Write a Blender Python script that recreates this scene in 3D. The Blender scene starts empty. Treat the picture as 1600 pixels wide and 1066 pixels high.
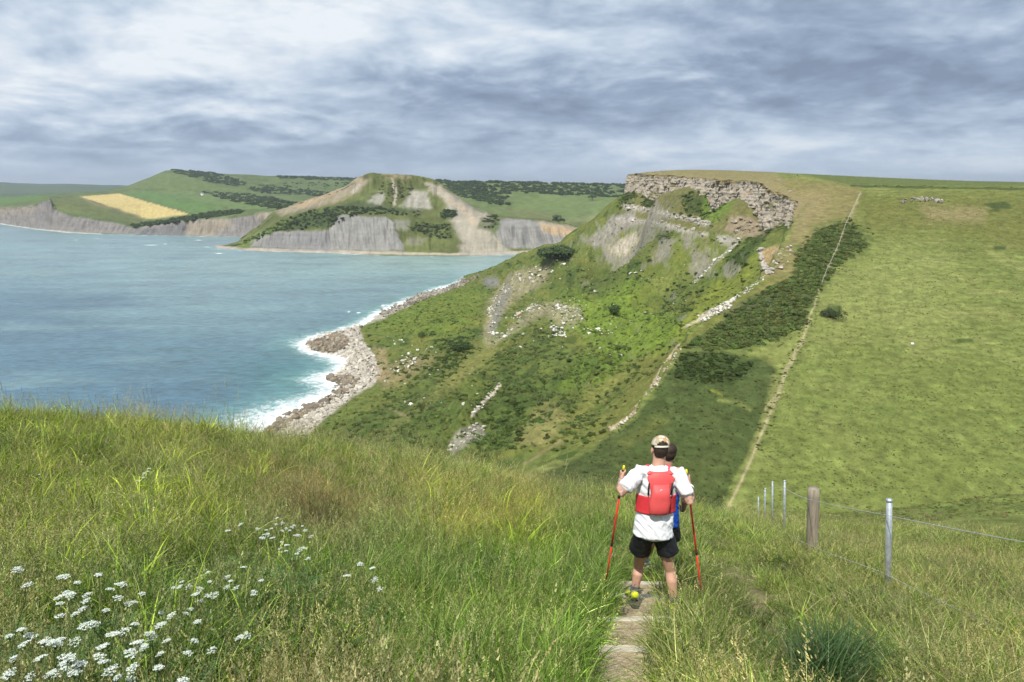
import bpy, bmesh, math, random
import numpy as np
from mathutils import Vector, Matrix
random.seed(7); RNG = np.random.default_rng(7)
R = math.radians
sc = bpy.context.scene
COL = sc.collection

# ------------------------------------------------------------------ camera
EYE = 105.0; PITCH = R(11.9); F = 1155.0
cp, sp_ = math.cos(PITCH), math.sin(PITCH)
cam_d = bpy.data.cameras.new('camera'); cam = bpy.data.objects.new('camera', cam_d); COL.objects.link(cam)
cam.location = (0, 0, EYE); cam.rotation_euler = (R(90) - PITCH, 0, 0)
cam_d.sensor_width = 36; cam_d.lens = 36 * F / 1600; cam_d.clip_start = 0.05; cam_d.clip_end = 60000
sc.camera = cam
# ------------------------------------------------------------------ sun and exposure
SUN_ELEV, SUN_AZ = 56.0, 200.0       # azimuth clockwise from +Y (the view direction)
se, sa = R(SUN_ELEV), R(SUN_AZ)
SUNV = Vector((math.sin(sa) * math.cos(se), math.cos(sa) * math.cos(se), math.sin(se)))
sd = bpy.data.lights.new('sun', 'SUN'); so = bpy.data.objects.new('sun', sd); COL.objects.link(so)
sd.energy = 5.0; sd.angle = R(0.53); sd.color = (1.0, 0.955, 0.88)
so.rotation_euler = (-SUNV).to_track_quat('-Z', 'Y').to_euler(); so.location = (0, -20, 160)
sc.view_settings.view_transform = 'Standard'; sc.view_settings.look = 'None'
sc.view_settings.exposure = 0.10; sc.view_settings.gamma = 1.0
sc.cycles.use_denoising = True
sc.cycles.use_adaptive_sampling = True; sc.cycles.adaptive_threshold = 0.02
sc.cycles.max_bounces = 4; sc.cycles.diffuse_bounces = 2; sc.cycles.glossy_bounces = 2
sc.cycles.transmission_bounces = 3; sc.cycles.transparent_max_bounces = 6; sc.cycles.volume_bounces = 0
sc.cycles.caustics_reflective = False; sc.cycles.caustics_refractive = False

# ------------------------------------------------------------------ node helpers
class NT:
    def __init__(s, tree): s.t = tree; s.n = tree.nodes; s.l = tree.links
    def new(s, typ, **kw):
        n = s.n.new(typ)
        for k, v in kw.items():
            if k == 'ins':
                for a, b in v.items():
                    if isinstance(b, bpy.types.NodeSocket): s.l.new(b, n.inputs[a])
                    else: n.inputs[a].default_value = b
            else: setattr(n, k, v)
        return n
    def math(s, op, a, b=0.0, c=0.0, clamp=False):
        n = s.n.new('ShaderNodeMath'); n.operation = op; n.use_clamp = clamp
        for i, v in enumerate((a, b, c)):
            if isinstance(v, bpy.types.NodeSocket): s.l.new(v, n.inputs[i])
            else: n.inputs[i].default_value = v
        return n.outputs[0]
    def mix(s, f, a, b, blend='MIX'):
        n = s.n.new('ShaderNodeMix'); n.data_type = 'RGBA'; n.blend_type = blend
        for i, v in ((0, f), (6, a), (7, b)):
            if isinstance(v, bpy.types.NodeSocket): s.l.new(v, n.inputs[i])
            else: n.inputs[i].default_value = v if i == 0 else (*v[:3], 1)
        return n.outputs[2]
    def noise(s, vec, scale, detail=4, rough=.55, dist=0.0, dims='3D'):
        n = s.n.new('ShaderNodeTexNoise'); n.noise_dimensions = dims
        if vec is not None: s.l.new(vec, n.inputs['Vector'])
        n.inputs['Scale'].default_value = scale; n.inputs['Detail'].default_value = detail
        n.inputs['Roughness'].default_value = rough; n.inputs['Distortion'].default_value = dist
        return n.outputs[0]
    def ramp(s, f, stops, interp='LINEAR'):
        n = s.n.new('ShaderNodeValToRGB'); s.l.new(f, n.inputs[0]); cr = n.color_ramp; cr.interpolation = interp
        while len(cr.elements) < len(stops): cr.elements.new(.5)
        for e, (p, c) in zip(cr.elements, stops):
            e.position = p; e.color = (*c, 1) if len(c) == 3 else c
        return n.outputs[0]
    def smooth(s, v, a, b):
        n = s.n.new('ShaderNodeMapRange'); n.interpolation_type = 'SMOOTHSTEP'
        s.l.new(v, n.inputs[0]); n.inputs[1].default_value = a; n.inputs[2].default_value = b
        return n.outputs[0]

# ------------------------------------------------------------------ world: sky with layered cloud
def build_world():
    w = bpy.data.worlds.new('World'); sc.world = w; w.use_nodes = True
    T = NT(w.node_tree); T.n.clear()
    out = T.new('ShaderNodeOutputWorld'); bg = T.new('ShaderNodeBackground'); T.l.new(bg.outputs[0], out.inputs[0])
    sky = T.new('ShaderNodeTexSky'); sky.sky_type = 'NISHITA'; sky.sun_disc = False
    sky.sun_elevation = se; sky.sun_rotation = sa; sky.altitude = 100; sky.air_density = 1.0; sky.dust_density = 1.5
    tc = T.new('ShaderNodeTexCoord'); sep = T.new('ShaderNodeSeparateXYZ'); T.l.new(tc.outputs['Generated'], sep.inputs[0])
    x, y, z = sep.outputs
    zk = T.math('DIVIDE', 1.0, T.math('ADD', T.math('MAXIMUM', z, 0.0), 0.30))     # cloud cells shrink towards the horizon
    def uv(k, zs, ox, oy, oz, dz=0.0):
        c = T.new('ShaderNodeCombineXYZ'); q = T.math('MULTIPLY', zk, k)
        T.l.new(T.math('MULTIPLY_ADD', x, q, ox), c.inputs[0]); T.l.new(T.math('MULTIPLY_ADD', y, q, oy), c.inputs[1])
        T.l.new(T.math('MULTIPLY_ADD', z, T.math('MULTIPLY', q, zs), oz + dz), c.inputs[2]); return c.outputs[0]
    big = T.noise(uv(.75, 3.2, 2.1, 5.7, 0.0), 1.0, 3, .5, .0)
    mid = T.noise(uv(2.3, 2.6, 8.1, 1.7, 3.0), 1.0, 7, .56, .25)
    fine = T.noise(uv(7.5, 1.0, 1.1, 4.7, 7.0), 1.0, 6, .58, .3)
    mo = T.noise(uv(2.3, 2.6, 8.1, 1.7, 3.0, .16), 1.0, 4, .5, .25)      # the same field a little higher up: lit tops and shaded bases of the cloud rolls
    mid3 = T.noise(uv(2.3, 2.6, 8.1, 1.7, 3.0), 1.0, 4, .5, .25)
    rel = T.math('SUBTRACT', mid3, mo)
    az = T.math('DIVIDE', x, y); el = T.math('DIVIDE', z, y); front = T.math('GREATER_THAN', y, 0.0)
    wob = T.math('MULTIPLY', T.math('SUBTRACT', mid, .5), .12)
    def blob(a0, e0, wa, we, lim=2.2):
        dx = T.math('DIVIDE', T.math('ADD', T.math('SUBTRACT', az, a0), wob), wa); dz = T.math('DIVIDE', T.math('ADD', T.math('SUBTRACT', el, e0), wob), we)
        return T.math('MULTIPLY', T.smooth(T.math('ADD', T.math('MULTIPLY', dx, dx), T.math('MULTIPLY', dz, dz)), lim, 0.0), front)
    bank = T.math('MAXIMUM', blob(.34, .118, .46, .045), T.math('MULTIPLY', blob(.62, .17, .42, .095), .8))       # the heavy bank of cloud on the right
    lite = T.math('MAXIMUM', blob(-.38, .18, .55, .07), T.math('MULTIPLY', blob(-.1, .10, .40, .03), .7))
    s = T.math('ADD', T.math('MULTIPLY', big, .46), T.math('ADD', T.math('MULTIPLY', mid, .52), T.math('MULTIPLY', fine, .22)))   # mean .64
    s = T.math('ADD', s, T.math('MULTIPLY', rel, .40))
    s = T.math('ADD', T.math('SUBTRACT', s, T.math('MULTIPLY', bank, .15)), T.math('MULTIPLY_ADD', lite, .030, .030))
    cloud = T.ramp(s, [(.43, (.21, .275, .385)), (.53, (.30, .385, .515)), (.61, (.43, .525, .655)), (.68, (.57, .66, .77)), (.78, (.80, .85, .90))])
    low = T.smooth(el, .075, -.005)
    cloud = T.mix(T.math('MULTIPLY', low, .62), cloud, (.52, .62, .745))
    clear = T.mix(1.0, sky.outputs[0], (.06, .085, .14), 'MULTIPLY')
    gap = T.smooth(T.math('ADD', T.math('MULTIPLY', mid, .6), T.math('MULTIPLY', big, .4)), .37, .32)
    colr = T.mix(T.math('MULTIPLY', gap, .5), cloud, clear)
    T.l.new(colr, bg.inputs[0]); bg.inputs[1].default_value = 1.0
build_world()

# ------------------------------------------------------------------ geometry helpers
def tz(py):   # height change and reach per metre of depth for an image row
    v = (533 - np.asarray(py, float)) / F
    return (-sp_ + v * cp) / (cp + v * sp_), 1.0 / (cp + v * sp_)
def P(px, py, Y):
    t, k = tz(py); return np.array([(px - 800) / F * k * Y, Y, EYE + t * Y])
def PS(px, py):          # where the ray meets the sea
    t, k = tz(py); Y = -EYE / t; return np.array([(px - 800) / F * k * Y, Y, 0.0])
def proj(V):             # world points -> photograph coordinates
    x, y, z = V[:, 0], V[:, 1], V[:, 2] - EYE
    f = y * cp - z * sp_; u = y * sp_ + z * cp; f = np.maximum(f, .01)
    return 800 + F * x / f, 533 - F * u / f
def sstep(a, b, x):
    t = np.clip((x - a) / (b - a), 0, 1); return t * t * (3 - 2 * t)
_g = np.random.default_rng(3); _ang = _g.random((256, 256)) * 2 * np.pi; GX, GY = np.cos(_ang), np.sin(_ang)
JX, JY, JV = _g.random((256, 256)), _g.random((256, 256)), _g.random((256, 256))
def pn(x, y, s=0):
    x = x + s * 37.31; y = y + s * 71.77
    xi = np.floor(x).astype(np.int64); yi = np.floor(y).astype(np.int64); fx = x - xi; fy = y - yi
    u = fx * fx * fx * (fx * (fx * 6 - 15) + 10); v = fy * fy * fy * (fy * (fy * 6 - 15) + 10)
    x0 = xi & 255; x1 = (xi + 1) & 255; y0 = yi & 255; y1 = (yi + 1) & 255
    a = GX[x0, y0] * fx + GY[x0, y0] * fy; b = GX[x1, y0] * (fx - 1) + GY[x1, y0] * fy
    c = GX[x0, y1] * fx + GY[x0, y1] * (fy - 1); d = GX[x1, y1] * (fx - 1) + GY[x1, y1] * (fy - 1)
    return (a + (b - a) * u + ((c + (d - c) * u) - (a + (b - a) * u)) * v) * 1.5
def fbm(x, y, o=4, s=0, g=.5):
    r = 0; a = 1; t = 0
    for i in range(o):
        r = r + a * pn(x, y, s + i); t += a; a *= g; x = x * 2.03; y = y * 2.03
    return r / t
def worley(x, y, s=0):
    x = x + s * 13.7; y = y + s * 5.3
    xi = np.floor(x).astype(np.int64); yi = np.floor(y).astype(np.int64)
    d1 = np.full(x.shape, 9.0); val = np.zeros(x.shape)
    for i in (-1, 0, 1):
        for j in (-1, 0, 1):
            a = (xi + i) & 255; b = (yi + j) & 255
            d = (xi + i + JX[a, b] - x) ** 2 + (yi + j + JY[a, b] - y) ** 2
            m = d < d1; d1 = np.where(m, d, d1); val = np.where(m, JV[a, b], val)
    return np.sqrt(d1), val
class TPS:
    def __init__(s, pts, reg=1e-3):
        p = np.array(pts, float); s.p = p[:, :2] / 100.0; n = len(p)
        d = np.linalg.norm(s.p[:, None] - s.p[None], axis=2); K = d * d * np.log(d + 1e-9) + np.eye(n) * reg
        Q = np.c_[np.ones(n), s.p]; A = np.block([[K, Q], [Q.T, np.zeros((3, 3))]])
        s.w = np.linalg.solve(A, np.r_[p[:, 2], 0, 0, 0])
    def __call__(s, x, y):
        x = x / 100.0; y = y / 100.0; r = s.w[-3] + s.w[-2] * x + s.w[-1] * y
        for (a, b), w in zip(s.p, s.w[:-3]):
            d2 = (x - a) ** 2 + (y - b) ** 2 + 1e-12; r = r + w * .5 * d2 * np.log(d2)
        return r
def pldist(x, y, pl, closed=False):   # distance to a polyline, arc length of the nearest point
    best = np.full(x.shape, 1e18); arc = np.zeros(x.shape); acc = 0.0
    pts = list(pl) + ([pl[0]] if closed else [])
    for (ax, ay), (bx, by) in zip(pts[:-1], pts[1:]):
        vx, vy = bx - ax, by - ay; L2 = vx * vx + vy * vy + 1e-12
        t = np.clip(((x - ax) * vx + (y - ay) * vy) / L2, 0, 1)
        d = (x - ax - t * vx) ** 2 + (y - ay - t * vy) ** 2
        m = d < best; best = np.where(m, d, best); arc = np.where(m, acc + t * math.sqrt(L2), arc); acc += math.sqrt(L2)
    return np.sqrt(best), arc
def inpoly(x, y, poly):
    c = np.zeros(x.shape, bool); n = len(poly)
    for i in range(n):
        ax, ay = poly[i]; bx, by = poly[(i + 1) % n]
        if ay == by: continue
        m = ((ay > y) != (by > y)) & (x < (bx - ax) * (y - ay) / (by - ay) + ax); c ^= m
    return c
def sdist(x, y, poly):
    d, _ = pldist(x, y, poly, True); return np.where(inpoly(x, y, poly), d, -d)
def tag(o, label=None, cat=None, group=None, kind=None):
    if label: o['label'] = label
    if cat: o['category'] = cat
    if group: o['group'] = group
    if kind: o['kind'] = kind
    return o
def grid_mesh(name, V, nr, nc, mat, cols=None, attrs=None, smooth=True, flip=False):
    idx = np.arange(nr * nc).reshape(nr, nc)
    q = np.stack([idx[:-1, :-1], idx[:-1, 1:], idx[1:, 1:], idx[1:, :-1]], -1).reshape(-1, 4)
    if flip: q = q[:, ::-1]
    me = bpy.data.meshes.new(name); me.vertices.add(len(V)); me.vertices.foreach_set('co', V.astype(np.float32).ravel())
    me.loops.add(q.size); me.loops.foreach_set('vertex_index', q.astype(np.int32).ravel())
    me.polygons.add(len(q)); me.polygons.foreach_set('loop_start', np.arange(0, q.size, 4, dtype=np.int32))
    me.polygons.foreach_set('loop_total', np.full(len(q), 4, np.int32))
    me.polygons.foreach_set('use_smooth', np.full(len(q), smooth)); me.update(calc_edges=True)
    if cols is not None:
        a = me.attributes.new('Col', 'FLOAT_COLOR', 'POINT'); a.data.foreach_set('color', np.c_[np.clip(cols, 0, 1), np.ones(len(V))].astype(np.float32).ravel())
    for k, v in (attrs or {}).items():
        a = me.attributes.new(k, 'FLOAT', 'POINT'); a.data.foreach_set('value', v.astype(np.float32))
    me.materials.append(mat); o = bpy.data.objects.new(name, me); COL.objects.link(o); return o
def quick_mat(name, col, rough=.8, spec=.3, metal=0.0):
    m = bpy.data.materials.new(name); m.use_nodes = True; b = m.node_tree.nodes['Principled BSDF']
    b.inputs['Base Color'].default_value = (*col, 1); b.inputs['Roughness'].default_value = rough
    b.inputs['Specular IOR Level'].default_value = spec; b.inputs['Metallic'].default_value = metal
    return m
def land_mat(name, sc1=.9, sc2=6.0, amt=.35, bump=.35, bdist=.3):
    m = bpy.data.materials.new(name); m.use_nodes = True; T = NT(m.node_tree); b = T.n['Principled BSDF']
    a = T.new('ShaderNodeAttribute', attribute_name='Col'); g = T.new('ShaderNodeNewGeometry')
    n1 = T.noise(g.outputs['Position'], sc1, 5, .65); n2 = T.noise(g.outputs['Position'], sc2, 3, .6)
    s = T.math('ADD', T.math('MULTIPLY', n1, .6), T.math('MULTIPLY', n2, .4))
    k = T.math('MULTIPLY_ADD', T.math('SUBTRACT', s, .5), amt * 5, 1.0)
    k = T.math('MAXIMUM', k, .35)
    cc = T.new('ShaderNodeCombineXYZ'); [T.l.new(k, cc.inputs[i]) for i in range(3)]
    c = T.mix(1.0, a.outputs['Color'], cc.outputs[0], 'MULTIPLY')
    T.l.new(c, b.inputs['Base Color']); b.inputs['Roughness'].default_value = .95; b.inputs['Specular IOR Level'].default_value = .1
    bp = T.new('ShaderNodeBump', ins={'Strength': bump, 'Distance': bdist}); T.l.new(s, bp.inputs['Height']); T.l.new(bp.outputs[0], b.inputs['Normal'])
    return m
# palette of real surface colours
GR = (.108, .132, .034); GB = (.135, .195, .028); GD = (.030, .052, .014); GM = (.060, .095, .020); GO = (.135, .140, .035)
GL = (.190, .205, .060); TAN = (.27, .205, .115); ROCK = (.34, .31, .27); CLAY = (.170, .163, .160); ORG = (.36, .25, .13); PALE = (.42, .37, .29)
BRN = (.19, .145, .065); WHT = (.62, .60, .55)
def paint(V, base, layers, wob=6.0, wsc=.1, seed=5, pxy=None):
    px, py = proj(V) if pxy is None else pxy
    wx = fbm(V[:, 0] * wsc, V[:, 1] * wsc, 4, seed); wy = fbm(V[:, 0] * wsc, V[:, 1] * wsc, 4, seed + 9)
    c = np.array(base, float) if np.ndim(base) == 2 else np.tile(np.array(base, float), (len(V), 1))
    for poly, col, fe, op, *rest in layers:
        xs = [p[0] for p in poly]; ys = [p[1] for p in poly]; w = rest[0] if rest else wob; pad = 3 * w + fe
        I = np.where((px > min(xs) - pad) & (px < max(xs) + pad) & (py > min(ys) - pad) & (py < max(ys) + pad))[0]
        if not len(I): continue
        x = px[I] + wx[I] * w * 2; y = py[I] + wy[I] * w
        if len(poly) >= 3 and not (len(rest) > 1):
            d = sdist(x, y, poly)
        else:                                   # a line of the given half width
            d = rest[1] - pldist(x, y, poly)[0]
        m = sstep(-fe, fe, d) * op
        c[I] = c[I] * (1 - m[:, None]) + np.array(col) * m[:, None]
    return c

# ------------------------------------------------------------------ near and middle terrain: one height field
def yfl(py): t, _ = tz(py); return 107 / (.239 - t)          # depth at which a row meets the flank of the hill
def E(px, py, Y=None): return P(px, py, yfl(py) if Y is None else Y)
EDGE = [E(760, 765), E(830, 742), E(920, 703), E(960, 680), E(1000, 640), E(1030, 590), E(1057, 548), E(1090, 508), E(1130, 478), E(1180, 440),
        E(1213, 400, 325), E(1240, 350, 385), E(1262, 316, 430), E(1225, 291, 462), E(1160, 281, 535), E(1100, 276, 610), E(1040, 273, 680), E(990, 271.5, 735)]
EDGE_W = [tuple(p[:2]) for p in EDGE] + [(135, 800), (250, 900), (420, 1000), (900, 1150)]
UP = [(-900, 120), (-200, 125), (-70, 135), (-25, 148)] + EDGE_W + [(1500, 1150), (1500, -60), (-900, -60)]
cpA = []
for Yv in (30, 60, 100, 140):
    for Xr in (-1.2, -.6, -.2, .2, .45, .8, 1.3):
        if Yv == 140 and Xr > .2: continue
        X = Xr * max(Yv, 40)
        z = {30: 92, 60: 75.5, 100: 53, 140: 36}[Yv] - .10 * X * (1 if X > 0 else -.6) * (1 if Yv < 50 else .35) 
        if X > 0 and Yv >= 100: z += X * .14
        if X < 0 and Yv >= 60: z += X * (.25 if Yv == 100 else .12 if Yv == 60 else .33)
        cpA.append((X, Yv, z))
for a in [(800, 770, 150), (900, 760, 152), (1000, 775, 150), (1130, 816, 150), (1300, 835, 143), (1600, 862, 136)]: cpA.append(P(*a))
for px in (1060, 1200, 1400, 1600, 1800):
    for py in (700, 640, 560, 500, 440, 390, 345, 318, 300):
        if px == 1060 and py < 560 or px == 1200 and py < 440: continue
        if px == 1400 and py == 300: cpA.append(P(1400, 302, 430)); continue
        cpA.append(E(px, py))
for e in EDGE[::2]: cpA.append(e)
cpA += [P(1290, 290, 470), P(1246, 277, 500), P(1350, 287, 520), P(1450, 292, 520), P(1600, 295, 520), P(1800, 296, 520), P(1340, 283, 640), P(1500, 286.5, 640), P(1600, 289, 640),
        P(1246, 273.5, 640), P(1150, 268.5, 680), P(1040, 267, 730), P(1100, 267, 760), P(1246, 273, 820), P(1400, 279.5, 820), P(1600, 285.5, 840), P(1800, 288, 840), (300, 950, 112), (600, 1000, 110), (900, 1000, 108)]
hA = TPS(cpA)
cpB = [(-95, 140, -1), (-60, 150, 7), (-25, 160, 22), (-300, 300, -18), (-300, 500, -22), (-300, 800, -25), (-200, 1000, -25), (-160, 200, -8), (-230, 620, -18), (-150, 850, -18)]
SHORE = [(388, 706), (415, 688), (450, 655), (500, 632), (541, 606), (516, 590), (546, 572), (531, 556), (490, 549), (483, 536), (510, 525), (545, 515), (575, 505), (600, 488), (640, 470), (680, 455), (722, 441), (762, 424)]
SH = [PS(*p) for p in SHORE]
for p in SH: cpB.append((p[0], p[1], -.2))
for p in SHORE[2:-1:2]:
    q = PS(*p); cpB.append((q[0] - 16, q[1] - 4, -3.0))
cpB += [P(470, 700, 284), P(505, 662, 305), P(562, 622, 345), (-70, 415, 5.0), (-82, 470, 4.5), (-86, 520, 5.5), (-82, 590, 5.5), (-50, 720, 6)]
cpB += [P(*a) for a in [(765, 420, 870), (815, 400, 830), (870, 383, 800), (925, 366, 770), (955, 335, 755), 
    (1100, 400, 540), (1000, 400, 640), (930, 440, 650), (1180, 385, 450), (1150, 450, 385), (1195, 420, 350), (1100, 520, 300), (1048, 562, 243), (1000, 500, 420), (1000, 600, 262), (1085, 440, 470),
    (940, 660, 208), (900, 650, 235), (930, 540, 380), (850, 480, 560), (850, 560, 385), (800, 440, 700), (750, 500, 505), (750, 600, 330), (700, 455, 740), (650, 520, 480), (650, 600, 350), (700, 700, 226), (600, 680, 266), (550, 660, 290),
    (800, 690, 205), (860, 715, 182), (700, 650, 262), (900, 385, 785), (640, 640, 300)]]
cpB += [(60, 850, 30), (160, 900, 40), (300, 980, 45), (0, 950, -4), (60, 1020, -2), (300, 1100, 20), (600, 1200, 30)]
for _y, _x, _nx, _ny, b0, b1 in ((735, 120, -.97, -.22, 305, 327), (700, 130, -.95, -.3, 309, 335), (650, 146, -.95, -.3, 313, 347), (590, 158, -.98, -.17, 307, 348), (535, 162, -1, -.1, 326, 356), (480, 166, -1, 0, 346, 376), (440, 170, -1, .1, 352, 388), (400, 152, -.9, .5, 372, 405)):
    for o_, b_ in ((9, b0), (34, b1)):
        yy = _y + _ny * o_; cpB.append((_x + _nx * o_, yy, EYE + tz(b_)[0] * yy))
        if o_ == 9 and _y > 420: cpB.append((_x + _nx * 1, _y, EYE + tz(b_)[0] * yy + 1.0))
cpB = [c for c in cpB]
hB = TPS(cpB)
def fore(x, y):
    s = np.clip(.345 + np.where(x > 0, .0105, .0085) * np.clip(x, -14, 13), .22, .47) + .018 * np.exp(-((x - 1.2) / 1.6) ** 2)
    z = 103.4 - s * y
    z = np.where(y < 0, 103.4 - .22 * y, z)
    return z
def ledge(x, y):   # steps and lane cut lightly into the slope
    return 0
def height(x, y, detail=True, cliff=True):
    a = hA(x, np.maximum(y, 20)); yb = y + 0 * x
    m = sstep(17, 42, np.hypot(x * .8, y)); a = fore(x, y) * (1 - m) + a * m
    sd_ = np.full(x.shape, 50.0); far = y > 90
    b = np.zeros(x.shape)
    if far.any():
        sd_[far] = sdist(x[far], y[far], UP) + (fbm(x[far] / 9, y[far] / 9, 3, 44) * (3.0 - 2.2 * sstep(410, 440, y[far])) if detail else 0); b[far] = hB(x[far], y[far])
    w = 3 + 3 * sstep(300, 450, y)
    cz = sstep(415, 440, y); k = sstep(-w * (1 - cz) - .8 * cz, 2.2 * cz, sd_)
    if detail:
        fa = sstep(45, 120, y); fz = sstep(8 + 14 * sstep(400, 440, y), 34 + 20 * sstep(400, 440, y), np.abs(sd_))
        a = a + fa * (fbm(x / 70, y / 70, 3, 1) * 1.6 * sstep(0, 60, 560 - y) * fz + fbm(x / 9, y / 9, 4, 2) * .45 + fbm(x / 2.2, y / 2.2, 2, 3) * .10)
        bb = sstep(1, 22, b)
        rid = 1 - np.abs(fbm(x / 48 + y / 160, y / 75 - x / 170, 3, 4)) * 2.6
        b = b + bb * fz * (rid * 8.0 - 4.5 + fbm(x / 24, y / 24, 3, 5) * 3.2) + sstep(0, 6, b) * (fbm(x / 7, y / 7, 3, 6) * 1.0 + fbm(x / 2.0, y / 2.0, 3, 8) * .35)
        b = b + np.where((b > -2) & (b < 8), fbm(x / 3.5, y / 3.5, 3, 11) * 1.1, 0)
        n = y < 60
        if n.any():
            a[n] += (1 - fa[n]) * sstep(1.5, 6, np.hypot(x[n], y[n])) * (fbm(x[n] / 3.5, y[n] / 3.5, 3, 7) * .13)
    return b * (1 - k) + a * k, sd_, b

def polar(r0, r1, step, a0, a1, nc):
    nr = int(math.log(r1 / r0) / step) + 1
    r = r0 * np.exp(np.linspace(0, math.log(r1 / r0), nr)); th = np.radians(np.linspace(a0, a1, nc))
    RR, TH = np.meshgrid(r, th, indexing='ij'); return (RR * np.sin(TH)).ravel(), (RR * np.cos(TH)).ravel(), nr, nc
MAT_LAND = land_mat('turf', .45, 2.2, .42, .8, .6)
MAT_FAR = land_mat('far_turf', .05, .22, .16, .25, 3.0)
MAT_CLIFF = land_mat('limestone', .6, 2.5, .24, .6, .4)

LANE = [(1344, 303), (1322, 350), (1308, 389), (1281, 448), (1265, 499), (1253, 532), (1226, 580), (1222, 604), (1193, 671), (1179, 704), (1159, 752), (1130, 808)]
SCRUB = [(1322, 348), (1350, 368), (1356, 388), (1318, 408), (1282, 450), (1262, 480), (1258, 505), (1220, 530), (1150, 546), (1110, 548), (1078, 545), (1066, 548), (1100, 520), (1150, 482), (1200, 452), (1238, 432), (1246, 390), (1285, 356)]
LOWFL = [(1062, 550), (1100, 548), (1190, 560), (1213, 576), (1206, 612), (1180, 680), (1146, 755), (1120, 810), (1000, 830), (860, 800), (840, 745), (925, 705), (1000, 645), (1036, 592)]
BRACK = [(930, 470), (985, 430), (1003, 445), (990, 480), (1070, 500), (1085, 518), (1050, 545), (1000, 560), (940, 600), (880, 602), (900, 560), (930, 540), (870, 500), (860, 470), (900, 455)]
BRACK2 = [(570, 516), (620, 480), (700, 455), (760, 450), (740, 500), (700, 530), (640, 522)]
DARKS = [[(972, 300), (992, 296), (990, 316), (968, 326)], [(1010, 300), (1026, 300), (1020, 322), (1004, 318)], [(1070, 308), (1100, 296), (1128, 292), (1128, 318), (1105, 336), (1068, 336)],
    [(1226, 330), (1252, 322), (1232, 354), (1200, 362), (1208, 344)], [(1202, 352), (1192, 380), (1160, 420), (1130, 437), (1140, 400), (1180, 366)], [(1028, 368), (1050, 358), (1046, 374), (1032, 380)],
    [(850, 428), (900, 416), (960, 420), (1010, 402), (1002, 440), (930, 462), (868, 462)], [(826, 520), (872, 514), (864, 545), (824, 562), (788, 562), (800, 530)], [(684, 534), (738, 528), (732, 556), (700, 558)],
    [(500, 700), (560, 650), (650, 602), (704, 612), (690, 660), (640, 700), (560, 722)], [(740, 655), (800, 640), (850, 650), (800, 690), (760, 700)], [(860, 560), (960, 545), (980, 575), (900, 600)], [(640, 560), (720, 560), (700, 585), (620, 590)],
    [(770, 600), (860, 610), (900, 640), (830, 640), (760, 640)], [(1055, 430), (1110, 430), (1080, 480), (1040, 490)], [(750, 600), (780, 560), (850, 590), (790, 620)]]
def L(p, c, fe, op, w=4): return (p, c, fe, op, w)
def LN(p, c, fe, op, hw, w=2): return (p, c, fe, op, w, hw)
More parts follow.
